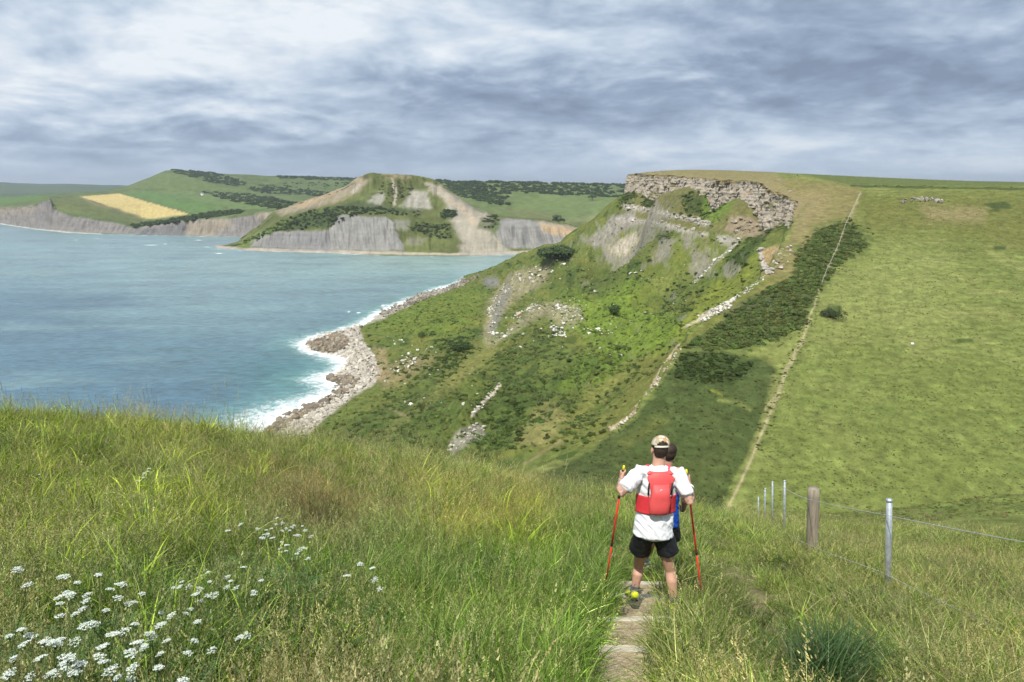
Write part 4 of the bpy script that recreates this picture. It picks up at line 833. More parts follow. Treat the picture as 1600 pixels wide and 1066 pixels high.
build_wood('inland_wood', 'dark wood along the skyline behind the scree headland', IH, [
    ([(676, 281), (724, 283), (830, 285), (980, 289), (1050, 292), (1050, 308), (960, 309), (900, 306), (850, 303), (800, 300), (790, 312), (760, 305), (740, 296), (720, 300), (680, 288)], 900, 6, 10, WD),
    ([(700, 296), (730, 292), (790, 312), (792, 322), (770, 320), (740, 312), (716, 306)], 160, 5, 9, WD), ([(860, 343), (880, 341), (880, 347), (862, 347)], 14, 4, 7, WD), ([(905, 352), (930, 354), (920, 358), (908, 356)], 10, 3, 5, WD)], 31)
build_wood('coastal_wood', 'strips of dark woodland on the hill behind the pale cornfield', FC, [
    ([(266, 263), (300, 264), (345, 272), (390, 288), (370, 291), (330, 286), (290, 274), (268, 269)], 260, 6, 10, WD),
    ([(433, 273), (470, 272), (560, 276), (600, 278), (600, 283), (520, 282), (436, 279)], 200, 6, 9, WD),
    ([(385, 293), (440, 294), (560, 304), (540, 311), (480, 306), (400, 301)], 230, 5, 9, WD), ([(310, 299), (370, 301), (430, 310), (460, 318), (440, 328), (400, 322), (350, 312)], 260, 5, 9, WD),
    ([(300, 338), (330, 331), (375, 328), (380, 333), (330, 341), (240, 352), (215, 358), (205, 352), (250, 346)], 240, 4, 8, WD), ([(395, 288), (430, 290), (470, 300), (440, 298)], 60, 4, 6, WD), ([(430, 286), (560, 284), (560, 296), (450, 296)], 60, 4, 7, WD)], 32)
build_wood('headland_scrub', 'low bushes on the benches of the far headland', HEADL, [
    ([(440, 345), (470, 333), (530, 322), (600, 324), (660, 330), (650, 338), (560, 334), (512, 356), (440, 360), (424, 364)], 420, 1.6, 3.6, (.045, .065, .022)),
    ([(600, 278), (640, 285), (650, 298), (610, 322), (590, 300)], 120, 1.5, 3, (.085, .105, .04)), ([(688, 330), (712, 328), (708, 342), (690, 338)], 50, 3, 5, WD), ([(640, 346), (700, 350), (715, 372), (690, 372), (640, 360)], 150, 1.4, 3, (.075, .10, .035)),
    ([(748, 342), (772, 336), (778, 345), (764, 360), (750, 352)], 50, 2, 4, (.06, .075, .028)), ([(365, 386), (440, 346), (520, 328), (430, 362), (400, 376)], 90, 2, 4, (.09, .13, .03))], 33)
def bush(px, py, width, hgt, col, label, seed, n=2600, src=None, cat='bush', name='bush', group=None):
    rng = np.random.default_rng(seed); p = land_at(px, py) if src is None else src
    V_, F_, C_ = leaf_clump(n, width / 2 / .8, hgt / .95, max(.16, width / 34), np.array(col) * .7, np.array(col) * 1.35, rng, lobes=11, inner=.6)
    o = bpy.data.objects.new(name, raw_mesh(name, V_, F_, MAT_LEAFS, C_)); COL.objects.link(o); o.location = (p[0], p[1], p[2] - hgt * .12); tag(o, label, cat, group); return o
MAT_LEAFS = bpy.data.materials.new('bush_leaves'); MAT_LEAFS.use_nodes = True
_T = NT(MAT_LEAFS.node_tree); _a = _T.new('ShaderNodeAttribute', attribute_name='Col'); _T.l.new(_a.outputs['Color'], _T.n['Principled BSDF'].inputs['Base Color']); _T.n['Principled BSDF'].inputs['Roughness'].default_value = .7; _T.n['Principled BSDF'].inputs['Specular IOR Level'].default_value = .2
bush(872, 400, 30, 9, (.055, .085, .028), 'large dark thicket standing up against the far cliffs at the left brow of the undercliff', 41, 6500)
bush(958, 489, 9, 5, (.050, .085, .020), 'round dark green bush standing in the bright bracken of the undercliff', 42)
bush(1303, 495, 6.2, 2.6, (.045, .060, .022), 'low round dark bush alone on the pale grass right of the hillside fence', 43)
bush(716, 546, 13, 5, (.050, .080, .022), 'wide dark bush low on the undercliff above the rocky shore', 44)
bush(660, 525, 6, 3.2, (.055, .085, .022), 'small dark bush on the undercliff nearest the sea', 45, 1400)
def tree(px, py, Y, h, wd, label, seed):
    rng = np.random.default_rng(seed); i = np.argmin((proj(IH[0])[0] - px) ** 2 + (proj(IH[0])[1] - py) ** 2); p = IH[0][i]
    e = bpy.data.objects.new('tree', None); COL.objects.link(e); e.location = p; tag(e, label, 'tree', 'single trees in the meadow behind the headland')
    V_, F_, C_ = leaf_clump(1400, wd / 1.6, h * .62, wd / 22, np.array(WD) * .8, np.array(WD) * 1.4, rng, lobes=9)
    V_ = [v + np.array((0, 0, h * .3)) for v in V_]
    c = bpy.data.objects.new('crown', raw_mesh('crown', V_, F_, MAT_LEAFS, C_)); COL.objects.link(c); c.parent = e
    bm = bmesh.new(); bmesh.ops.create_cone(bm, segments=10, radius1=wd * .045, radius2=wd * .02, depth=h * .8, cap_ends=True, matrix=Matrix.Translation((0, 0, h * .35)))
    for s in range(4): bmesh.ops.create_cone(bm, segments=7, radius1=wd * .02, radius2=wd * .008, depth=h * .4, cap_ends=True, matrix=Matrix.Translation((0, 0, h * .55)) @ Matrix.Rotation(s * 1.6, 4, 'Z') @ Matrix.Rotation(.7, 4, 'X') @ Matrix.Translation((0, 0, h * .2)))
    me = bpy.data.meshes.new('trunk'); bm.to_mesh(me); bm.free(); me.materials.append(quick_mat('bark', (.12, .09, .06), .9)); t = bpy.data.objects.new('trunk', me); COL.objects.link(t); t.parent = e
tree(870, 344, 1750, 13, 17, 'broad dark tree in the meadow just above the orange cliff top', 46)
tree(926, 314, 2100, 16, 19, 'single rounded tree on the meadow below the skyline wood', 47)

# ------------------------------------------------------------------ stones
def rocks_src():
    out = []
    for i in range(7):
        rng = np.random.default_rng(50 + i); bm = bmesh.new(); bmesh.ops.create_icosphere(bm, subdivisions=3, radius=1)
        dirs = [rng.normal(0, 1, 3) for _ in range(11)]; dirs = [d / np.linalg.norm(d) for d in dirs]; cut = [.55 + .3 * rng.random() for _ in dirs]
        for v in bm.verts:
            p = np.array(v.co)
            for d, c in zip(dirs, cut):
                q = p @ d
                if q > c: p = p - d * (q - c)
            v.co = p * (1, .8, .65)
        me = bpy.data.meshes.new('rock'); bm.to_mesh(me); bm.free(); me.materials.append(MAT_STONE); out.append(me)
    return src_coll('rock_shape', out)
C_ROCK = rocks_src()
def build_stones():
    rng = np.random.default_rng(52)
    def do(name, label, items):
        PT, SC, TN = [], [], []
        for poly, n, s0, s1, cA, cB, hw in items:
            p, k = sample(poly, n, rng, hw=hw)
            if not len(p): continue
            m = p[:, 2] > -1.2; p = p[m]; n = len(p)
            PT.append(p); SC.append(s0 * np.exp(rng.random(n) ** 2 * math.log(s1 / s0))); f = rng.random((n, 1)); TN.append((np.array(cA) * f + np.array(cB) * (1 - f)) * (.85 + .3 * rng.random((n, 1))))
        p = np.concatenate(PT); s = np.concatenate(SC); n = len(p); t = np.concatenate(TN)
        s = s * (1.3 if 'slope' in name else 1.0); s3 = s[:, None] * (.7 + .6 * rng.random((n, 3))); p[:, 2] += s * (.45 if 'slope' in name else .1)
        tag(scatter(name, p, rng.normal(0, .5, (n, 3)) + np.c_[np.zeros((n, 2)), rng.random(n) * 6.28], s3, rng.integers(0, 7, n), t, C_ROCK), label, 'boulders', kind='stuff')
    pa, pb, br, bd = (.58, .535, .46), (.37, .34, .285), (.30, .245, .17), (.16, .14, .11)
    do('beach_boulders', 'pale and brown fallen boulders along the rocky shore', [
        ([(388, 712), (415, 682), (452, 650), (502, 622), (541, 602), (550, 620), (502, 658), (460, 694), (440, 714)], 1500, .5, 1.6, pa, pb, None),
        ([(392, 708), (415, 684), (452, 652), (502, 628), (541, 604)], 1300, .6, 2.4, br, bd, 9),
        ([(512, 588), (546, 568), (530, 553), (488, 547), (480, 534), (510, 520), (548, 510), (572, 498), (560, 520), (580, 555), (594, 585), (550, 618)], 2300, .4, 2.4, pa, pb, None),
        ([(483, 537), (505, 530), (530, 522), (545, 540), (520, 550), (492, 548)], 1100, .8, 3.2, br, bd, None), ([(514, 590), (545, 590), (560, 600), (540, 606)], 360, .8, 3.0, br, bd, None),
        ([(600, 489), (640, 471), (680, 456), (722, 441)], 1300, .8, 2.6, bd, pb, 6), ([(722, 441), (745, 432)], 160, .8, 2, bd, br, 4)])
    wh, gy = (.70, .68, .62), (.50, .47, .41)
    do('slope_boulders', 'white limestone boulders strewn down the green undercliff', [
        ([(805, 430), (830, 418), (856, 420), (850, 438), (815, 446)], 110, .4, 1.7, wh, gy, None), ([(800, 440), (780, 462), (768, 490), (770, 520)], 150, .3, 1.2, wh, gy, 7), ([(862, 425), (890, 412), (925, 395), (945, 384)], 90, .35, 1.6, wh, gy, 4),
        ([(868, 476), (905, 482), (912, 500), (878, 508), (860, 496)], 150, .3, 1.2, wh, gy, None), ([(862, 510), (885, 515), (884, 528), (868, 526)], 45, .5, 1.5, wh, wh, None), ([(838, 478), (820, 492), (800, 505), (790, 530), (775, 540)], 110, .35, 1.5, wh, gy, 5),
        ([(760, 560), (770, 470), (830, 405), (950, 385), (960, 430), (920, 520), (860, 540)], 190, .22, .9, wh, gy, None), ([(1000, 420), (1100, 380), (1120, 440), (1000, 520)], 26, .25, .8, wh, gy, None),
        ([(893, 514), (925, 516), (952, 520)], 14, .5, 1.3, wh, wh, 5), ([(985, 428), (1000, 424)], 5, .7, 1.3, wh, wh, 2), ([(1085, 440), (1110, 417), (1130, 400), (1158, 373)], 90, .3, 1.1, wh, gy, 4), ([(948, 388), (993, 362), (998, 377), (981, 400)], 90, .3, .9, pa, gy, None),
        ([(590, 520), (640, 535), (700, 545), (650, 570)], 22, .4, 1.3, wh, gy, None), ([(620, 555), (650, 560), (640, 580), (610, 585)], 26, .4, 1.2, wh, gy, None), ([(560, 600), (700, 560), (800, 620), (720, 700)], 26, .3, .9, wh, gy, None),
        ([(860, 450), (1080, 400), (1100, 470), (980, 560), (880, 560)], 60, .25, .8, wh, gy, None), ([(1096, 499), (1118, 487), (1138, 476)], 160, .25, .7, wh, pa, 5), ([(1138, 476), (1168, 455), (1194, 434)], 110, .25, .7, wh, pa, 3),
        ([(1060, 545), (1046, 568), (1025, 599), (1008, 624), (984, 655), (955, 672)], 240, .18, .6, pa, (.4, .3, .19), 3.5), ([(738, 650), (760, 625), (781, 603)], 70, .25, .8, wh, pa, 2.5), ([(705, 700), (750, 668)], 70, .25, .8, pa, gy, 8),
        ([(976, 323), (1035, 334), (1068, 342), (1105, 350)], 150, .5, 1.9, gy, pb, 3.5), ([(965, 342), (1035, 351), (1063, 359), (1104, 368)], 150, .5, 1.8, gy, pb, 3.5), ([(1140, 342), (1180, 344), (1190, 362), (1150, 366)], 120, .5, 1.6, pb, br, None), ([(1120, 370), (1150, 372), (1142, 384), (1126, 382)], 80, .5, 1.4, gy, pb, None),
        ([(1187, 393), (1192, 410), (1201, 427)], 90, .5, 1.6, gy, pb, 3), ([(1225, 300), (1236, 300), (1222, 345), (1212, 342)], 40, .6, 1.8, gy, pb, None), ([(1200, 390), (1238, 386), (1238, 402), (1215, 424)], 60, .4, 1.2, pa, br, None), ([(1412, 316), (1430, 312), (1470, 315)], 55, .4, 1.3, gy, bd, 2.5)])
build_stones()
def lone_rock(px, py, s, col, label, name='boulder', cat='boulder'):
    p = land_at(px, py); me = C_ROCK.objects[2].data.copy(); me.materials.clear(); me.materials.append(quick_mat('boulder_face', col, .9)); o = bpy.data.objects.new(name, me); COL.objects.link(o); o.location = p + np.array((0, 0, s * .3)); o.scale = (s, s, s); o.rotation_euler = (.3, .2, 1); tag(o, label, cat)
lone_rock(1424, 538, .8, (.75, .74, .7), 'small white stone alone in the middle of the right-hand pasture')
lone_rock(812, 493, 3.2, (.50, .38, .30), 'large pinkish boulder at the head of the tan scar in the undercliff')
lone_rock(921, 521, 1.6, (.68, .66, .6), 'square white boulder at the lower right end of the rubble on the undercliff')

# ------------------------------------------------------------------ people
def evaluated(o):
    dg = bpy.context.evaluated_depsgraph_get(); me = bpy.data.meshes.new_from_object(o.evaluated_get(dg)); o.modifiers.clear(); old = o.data; o.data = me; me.name = o.name; bpy.data.meshes.remove(old)
def ell_tube(bm, pts, rad, seg=20, lat=None):
    """rings along pts; rad = r or (r_lateral, r_depth); lat = lateral axis for flattened sections"""
    pts = [Vector(p) for p in pts]; prev = None; rings = []
    for i, p in enumerate(pts):
        d = (pts[min(i + 1, len(pts) - 1)] - pts[max(i - 1, 0)]).normalized()
        a = Vector(lat) if lat else (prev if prev else (Vector((1, 0, 0)) if abs(d.x) < .8 else Vector((0, 1, 0))))
        a = (a - d * a.dot(d)).normalized(); b = d.cross(a); prev = a
        r = rad[i]; ra, rb = r if isinstance(r, tuple) else (r, r)
        rings.append([bm.verts.new(p + a * ra * math.cos(2 * math.pi * k / seg) + b * rb * math.sin(2 * math.pi * k / seg)) for k in range(seg)])
    for q, w in zip(rings[:-1], rings[1:]):
        for k in range(seg): bm.faces.new((q[k], q[(k + 1) % seg], w[(k + 1) % seg], w[k]))
    for rg, pp, e in ((rings[0], pts[0], -1), (rings[-1], pts[-1], 1)):      # domed ends
        n = (pts[1] - pts[0]) if e < 0 else (pts[-1] - pts[-2]); n = n.normalized() * e
        r = rad[0] if e < 0 else rad[-1]; r = min(r) if isinstance(r, tuple) else r
        c = bm.verts.new(pp + n * r * .5)
        for k in range(seg):
            v = (rg[k], rg[(k + 1) % seg], c); bm.faces.new(v if e > 0 else v[::-1])
def ball(bm, c, r, rot=None, sub=3):
    m = Matrix.Translation(Vector(c)) @ (rot or Matrix.Identity(4)) @ Matrix.Diagonal((*((r,) * 3 if np.isscalar(r) else r), 1)); bmesh.ops.create_icosphere(bm, subdivisions=sub, radius=1, matrix=m)
def fused(name, bm, mat, parent, vox=.007, smooth=5, crease=0.0, colf=None, origin=None):
    me = bpy.data.meshes.new(name); bmesh.ops.recalc_face_normals(bm, faces=bm.faces); bm.to_mesh(me); bm.free()
    o = bpy.data.objects.new(name, me); COL.objects.link(o)
    m = o.modifiers.new('r', 'REMESH'); m.mode = 'VOXEL'; m.voxel_size = vox; m.use_smooth_shade = True
    s = o.modifiers.new('s', 'SMOOTH'); s.factor = .6; s.iterations = smooth
    bpy.context.view_layer.update(); evaluated(o); me = o.data
    n = len(me.vertices); V = np.empty(n * 3); me.vertices.foreach_get('co', V); V = V.reshape(-1, 3)
    if crease:
        N = np.empty(n * 3); me.vertices.foreach_get('normal', N); N = N.reshape(-1, 3)
        w = fbm(V[:, 0] * 8 + V[:, 1] * 6, V[:, 2] * 9 + V[:, 0] * 7, 3, 95); w = (.35 - np.abs(w)) * crease; V = V + N * w[:, None]; me.vertices.foreach_set('co', V.ravel())
    if origin is not None: V = V - np.array(origin); me.vertices.foreach_set('co', V.ravel())
    c = colf(V + (0 if origin is None else np.array(origin))) if colf else None
    if c is not None:
        a = me.attributes.new('Col', 'FLOAT_COLOR', 'POINT'); a.data.foreach_set('color', np.c_[c, np.ones(n)].astype(np.float32).ravel())
    me.materials.clear(); me.materials.append(mat); me.polygons.foreach_set('use_smooth', [True] * len(me.polygons)); me.update()
    if parent: o.parent = parent
    return o
def solid(name, bm, mat, parent, origin=None, smooth=True):
    bmesh.ops.recalc_face_normals(bm, faces=bm.faces); me = bpy.data.meshes.new(name)
    if origin is not None: bmesh.ops.translate(bm, verts=bm.verts, vec=-Vector(origin))
    bm.to_mesh(me); bm.free(); me.materials.append(mat); me.polygons.foreach_set('use_smooth', [smooth] * len(me.polygons)); o = bpy.data.objects.new(name, me); COL.objects.link(o)
    if parent: o.parent = parent
    return o
def attr_mat(name, rough=.7, spec=.3, sss=0, bump=0, bs=200):
    m = bpy.data.materials.new(name); m.use_nodes = True; T = NT(m.node_tree); b = T.n['Principled BSDF']; a = T.new('ShaderNodeAttribute', attribute_name='Col'); T.l.new(a.outputs['Color'], b.inputs['Base Color'])
    b.inputs['Roughness'].default_value = rough; b.inputs['Specular IOR Level'].default_value = spec
    if bump:
        n = T.noise(T.new('ShaderNodeNewGeometry').outputs['Position'], bs, 3, .6); bp = T.new('ShaderNodeBump', ins={'Strength': bump, 'Distance': .004}); T.l.new(n, bp.inputs['Height']); T.l.new(bp.outputs[0], b.inputs['Normal'])
    return m
def lerp(a, b, t): return Vector(a) * (1 - t) + Vector(b) * t
def make_person(J, label, spec, group=None, vox=.007):
    """J: world joints.  up to date clothing in spec"""
    foot = Vector(J['base']); root = bpy.data.objects.new('person', None); COL.objects.link(root); root.location = foot; tag(root, label, 'person', group)
    bm = bmesh.new(); lat = Vector(J['lat']).normalized(); up = (Vector(J['neck']) - Vector(J['pel'])).normalized(); fwd = up.cross(lat).normalized()
    pel, neck, head = Vector(J['pel']), Vector(J['neck']), Vector(J['head'])
    T_ = lambda h, dy=0: lerp(pel, neck, h) + fwd * dy
    wsc = spec.get('w', 1.0)
    tors = [(-.12, .12, .085, 0), (0, .155, .112, -.012), (.12, .165, .118, -.012), (.32, .150, .105, 0), (.5, .158, .108, .008), (.7, .178, .118, .004), (.84, .178, .105, -.004), (.93, .13, .085, -.004), (1.0, .065, .062, 0)]
    ell_tube(bm, [T_(h, dy) for h, a, b, dy in tors], [(a * wsc, b * wsc) for h, a, b, dy in tors], 28, lat)
    hc = head; nb = T_(.95)
    ell_tube(bm, [nb, lerp(nb, hc, .45), lerp(nb, hc, .8)], [.066, .060, .062], 18, lat)
    hup = (hc - lerp(nb, hc, .3)).normalized(); hrot = Matrix((lat, hup.cross(lat), hup)).transposed().to_4x4(); hf = hup.cross(lat)
    H = lambda a, b, c: hc + lat * a + hf * b + hup * c
    ball(bm, H(0, -.006, .035), (.077, .096, .088), hrot); ball(bm, H(0, .035, -.03), (.060, .062, .085), hrot); ball(bm, H(0, .075, -.078), (.028, .025, .02), hrot)
    ell_tube(bm, [H(0, .088, .022), H(0, .104, -.008), H(0, .112, -.022)], [.009, .012, .015], 10); ball(bm, H(0, .092, -.052), (.024, .010, .006), hrot, 2)
    for s in (-1, 1):
        ball(bm, H(s * .079, -.004, -.004), (.011, .020, .031), hrot, 2); ball(bm, H(s * .034, .075, .025), (.018, .012, .008), hrot, 2)
    def limb(a, b, c, ra, rb, rc, rd, bulge, back=0.0):
        a, b, c = Vector(a), Vector(b), Vector(c); P_ = [a, lerp(a, b, .3), lerp(a, b, .65), b, lerp(b, c, .3) - fwd * back, lerp(b, c, .62) - fwd * back * .4, c]
        ell_tube(bm, P_, [ra, ra * 1.0, (ra + rb) / 2 * 1.02, rb, rc * bulge, (rc + rd) / 2, rd], 18)
    for sd in ('L', 'R'):
        s = -1 if sd == 'L' else 1
        limb(J['sh' + sd], J['el' + sd], J['wr' + sd], .050, .041, .042, .027, 1.06)
        ball(bm, Vector(J['sh' + sd]) , .060)
        limb(J['hip' + sd], J['kn' + sd], J['an' + sd], .080, .050, .052, .033, 1.06, .014)
        an = Vector(J['an' + sd]); td = Vector(J['toe' + sd]) - an
        # hand: palm and five separate fingers closed round the grip (or hanging, lightly curled)
        wr = Vector(J['wr' + sd]); g = Vector(J['grip' + sd]); ax = Vector(J['gax' + sd]).normalized(); pd = (g - wr); pd = (pd - ax * pd.dot(ax)).normalized(); side = ax.cross(pd).normalized()
        if (side.dot(lat) * s) < 0: pass
        palm = g - pd * .028 + side * s * .006
        ell_tube(bm, [wr, lerp(wr, palm, .5), palm + pd * .012], [.026, (.030, .020), (.036, .016)], 14, tuple(ax))
        for k in range(4):
            L_ = (.9, 1.0, .95, .8)[k]; c0 = g + ax * (.030 - .0195 * k); P_ = []
            for q in range(6):
                th = -2.5 + (3.6 * L_) * q / 5; P_.append(c0 - pd * math.cos(th + math.pi) * -.024 * -1 + side * s * math.sin(th) * .024)
            ell_tube(bm, P_, [.0092, .0092, .009, .0085, .008, .007], 8)
        P_ = [palm + ax * .028, palm + ax * .044 + side * s * .014, g + ax * .048 + side * s * .018 + pd * .008, g + ax * .040 + side * s * .010 + pd * .026]
        ell_tube(bm, P_, [.013, .012, .0105, .009], 8)
    skin = spec['skin']
    def sk(V):
        c = np.tile(skin, (len(V), 1)) * (1 + .18 * fbm(V[:, 0] * 9, V[:, 2] * 9 + V[:, 1] * 7, 3, 96))[:, None]
        if spec.get('tattoo'):
            for sd in 'LR':
                e, w = Vector(J['el' + sd]), Vector(J['wr' + sd]); d = np.min([np.linalg.norm(V - np.array(lerp(e, w, q)), axis=1) for q in (-.15, 0, .15, .3, .45, .6, .75)], 0)
                m = sstep(.075, .06, d) * sstep(-.02, .10, fbm(V[:, 0] * 30, V[:, 2] * 30 + V[:, 1] * 25, 2, 97)) * .6; c = c * (1 - m[:, None]) + np.array((.13, .13, .14)) * m[:, None]
        return np.clip(c, 0, 1)
    body = fused('body', bm, SKIN, root, vox, 4, 0, sk, foot)
    # eyes
    for s in (-1, 1):
        b2 = bmesh.new(); ball(b2, H(s * .034, .084, .017), (.010, .006, .006), hrot, 2); solid('eye', b2, EYEM, root, foot)
    # hair
    b2 = bmesh.new(); ball(b2, H(0, -.016, .050), (.082, .094, .082), hrot); ball(b2, H(0, -.050, .005), (.071, .055, .062), hrot); ball(b2, H(0, -.055, -.035), (.055, .034, .034), hrot)
    fused('hair', b2, spec['hairm'], root, .006, 3, .012, None, foot)
    # shirt
    b2 = bmesh.new(); hem = spec.get('hem', -.16)
    pr = [(hem, .190, .146, -.012), (hem + .06, .188, .142, -.012), (.10, .180, .136, -.010), (.34, .172, .126, 0), (.55, .182, .128, .006), (.75, .196, .134, .003), (.87, .180, .116, -.004), (.95, .115, .092, -.004), (1.0, .082, .078, 0)]
    ell_tube(b2, [T_(h, dy) for h, a, b, dy in pr], [(a * wsc, b * wsc) for h, a, b, dy in pr], 30, lat)
    for sd in 'LR':
        a, b = Vector(J['sh' + sd]), Vector(J['el' + sd]); ins = lerp(a, T_(.84), .35)
        ell_tube(b2, [ins, a, lerp(a, b, .3), lerp(a, b, spec.get('sleeve', .72))], [.066, .070, .068, .069], 20)
    fused('shirt', b2, spec['shirtm'], root, vox, 5, .030, None, foot)
    b2 = bmesh.new()
    pr = [(-.02, .175, .13), (-.12, .178, .135), (-.22, .168, .125)]
    ell_tube(b2, [T_(h + .1, -.01) for h, a, b in pr], [(a * wsc, b * wsc) for h, a, b in pr], 28, lat)
    for sd in 'LR':
        s = -1 if sd == 'L' else 1
        a, b = Vector(J['hip' + sd]), Vector(J['kn' + sd]); fl = spec.get('short', .50)
        ell_tube(b2, [a + (0 * lat), lerp(a, b, .22) + lat * s * .010, lerp(a, b, fl) + lat * s * .018], [.100, .102, .108], 22)
    fused('shorts', b2, spec['shortm'], root, vox, 4, .014, None, foot)
    for sd in 'LR':     # sock and shoe, sole a sub-part
        an, toe = Vector(J['an' + sd]), Vector(J['toe' + sd]); kn = Vector(J['kn' + sd]); d = (toe - an); d = Vector((d.x, d.y, d.z)); leg = (kn - an).normalized()
        b2 = bmesh.new(); ell_tube(b2, [an - leg * .03, an + leg * .035, an + leg * spec.get('sock', .07)], [.046, .044, .047], 16); sk_ = fused('sock', b2, spec['sockm'], root, .006, 2, .004, None, foot)
        fl = d.normalized(); upf = (leg - fl * leg.dot(fl)).normalized(); lt = fl.cross(upf)
        q = lambda a, b, c: an + fl * a + lt * b + upf * c
        b2 = bmesh.new(); ell_tube(b2, [q(-.055, 0, -.022), q(-.03, 0, -.012), q(.03, 0, -.014), q(.10, 0, -.032), q(.17, 0, -.048), q(.205, 0, -.055)], [(.034, .032), (.040, .044), (.042, .042), (.046, .032), (.044, .024), (.030, .018)], 16, tuple(lt))
        sh = fused('shoe', b2, spec['shoem'], root, .006, 3, 0, None, foot)
        b2 = bmesh.new(); ell_tube(b2, [q(-.072, 0, -.060), q(-.03, 0, -.066), q(.08, 0, -.070), q(.17, 0, -.072), q(.215, 0, -.066)], [(.032, .014), (.041, .017), (.046, .015), (.048, .014), (.032, .010)], 16, tuple(lt)); fused('sole', b2, spec['solem'], sh, .006, 2, 0, None, foot)
    return root, dict(T=T_, H=H, lat=lat, up=up, fwd=fwd, foot=foot, hrot=hrot, hup=hup, hf=hf)
SKIN = attr_mat('skin', .55, .35); EYEM = quick_mat('eye', (.1, .07, .05), .2, .5)
def fabric(name, col, rough=.85, var=.12, sheen=0, nscale=30, spec=.15):
    m = bpy.data.materials.new(name); m.use_nodes = True; T = NT(m.node_tree); b = T.n['Principled BSDF']; P_ = T.new('ShaderNodeNewGeometry').outputs['Position']
    n = T.noise(P_, nscale, 4, .6); c = T.mix(n, tuple(v * (1 - var) for v in col), tuple(min(1, v * (1 + var)) for v in col)); T.l.new(c, b.inputs['Base Color']); b.inputs['Roughness'].default_value = rough; b.inputs['Specular IOR Level'].default_value = spec
    bp = T.new('ShaderNodeBump', ins={'Strength': .25, 'Distance': .004}); T.l.new(T.noise(P_, 45, 3, .6), bp.inputs['Height']); T.l.new(bp.outputs[0], b.inputs['Normal']); return m
def lit(px, py, Y): return Vector(P(px, py, Y))
DARKH = fabric('dark_hair', (.035, .025, .018), .6, .4, nscale=90)
# ---- the runner in front
J = dict(base=(1.38, 6.7, 100.95), lat=(1, .02, 0), pel=lit(1021, 822, 6.66), neck=lit(1029, 729, 6.70), head=lit(1031, 703, 6.74),
    shL=lit(999, 738, 6.66), shR=lit(1060, 740, 6.66), elL=lit(969, 772, 6.52), elR=lit(1078, 785, 6.52), wrL=lit(971, 748, 6.70), wrR=lit(1078, 760, 6.72),
    hipL=lit(1007, 834, 6.66), hipR=lit(1036, 836, 6.66), knL=lit(998, 884, 6.92), knR=lit(1047, 892, 6.68), anL=lit(991, 926, 6.86), anR=lit(1054, 944, 6.58),
    toeL=lit(991, 926, 6.86) + Vector((-.02, .17, -.05)), toeR=lit(1054, 944, 6.58) + Vector((.03, .17, -.05)))
poleL = (lit(973, 741, 6.78), lit(947, 909, 7.0)); poleR = (lit(1074, 748, 6.82), lit(1096, 928, 6.78))
J['gripL'], J['gripR'] = poleL[0], poleR[0]; J['gaxL'] = (poleL[0] - poleL[1]); J['gaxR'] = (poleR[0] - poleR[1])
WHITE = fabric('white_jersey', (.74, .75, .77), .8, .04); BLACK = fabric('black_nylon', (.014, .015, .019), .55, .3, spec=.35); RED = fabric('red_mesh', (.56, .035, .045), .6, .15, spec=.3); CORAL = fabric('coral_nylon', (.66, .085, .085), .55, .1, spec=.3)
root, B = make_person(J, 'person in white t-shirt and black shorts, seen from behind on the steps with red poles',
    dict(skin=(.50, .285, .20), hairm=DARKH, shirtm=WHITE, shortm=BLACK, sockm=fabric('grey_sock', (.10, .10, .11)), shoem=fabric('yellow_shoe', (.60, .66, .03), .5, .5, nscale=22), solem=quick_mat('black_rubber', (.02, .02, .02), .6), tattoo=True, short=.46, hem=-.13, w=1.0))
def torso_patch(name, h0, h1, a0, a1, off, mat, parent, foot, thick=.006, B=B, n=16, m=26, bulge=None):
    """a panel following the back of the shirt; angles in degrees from the middle of the back"""
    prof = np.array([(-.17, .200, .150, -.012), (-.05, .196, .146, -.012), (.10, .190, .138, -.010), (.34, .180, .128, 0), (.55, .182, .128, .006), (.75, .196, .134, .003), (.87, .180, .116, -.004), (.95, .115, .092, -.004), (1.0, .082, .078, 0)])
    bm = bmesh.new(); L_ = []
    for lay in (0, 1):
        g = []
        for i in range(n + 1):
            h = h0 + (h1 - h0) * i / n; ra, rb, dy = [np.interp(h, prof[:, 0], prof[:, k]) for k in (1, 2, 3)]; row = []
            for j in range(m + 1):
                aL = a0(h) if callable(a0) else a0; aR = a1(h) if callable(a1) else a1
                th = R(aL + (aR - aL) * j / m); o_ = off + (thick if lay else -.006)
                if bulge and lay: o_ += bulge(i / n, j / m)
                p = B['T'](h, dy) + B['lat'] * math.sin(th) * (ra + o_) - B['fwd'] * math.cos(th) * (rb + o_); row.append(bm.verts.new(p))
            g.append(row)
        L_.append(g)
    for lay, g in enumerate(L_):
        for i in range(n):
            for j in range(m): bm.faces.new((g[i][j], g[i][j + 1], g[i + 1][j + 1], g[i + 1][j]))
    a, b = L_
    for i in range(n): bm.faces.new((a[i][0], b[i][0], b[i + 1][0], a[i + 1][0])); bm.faces.new((a[i][m], b[i][m], b[i + 1][m], a[i + 1][m]))
    for j in range(m): bm.faces.new((a[0][j], b[0][j], b[0][j + 1], a[0][j + 1])); bm.faces.new((a[n][j], b[n][j], b[n][j + 1], a[n][j + 1]))
    return solid(name, bm, mat, parent, foot)
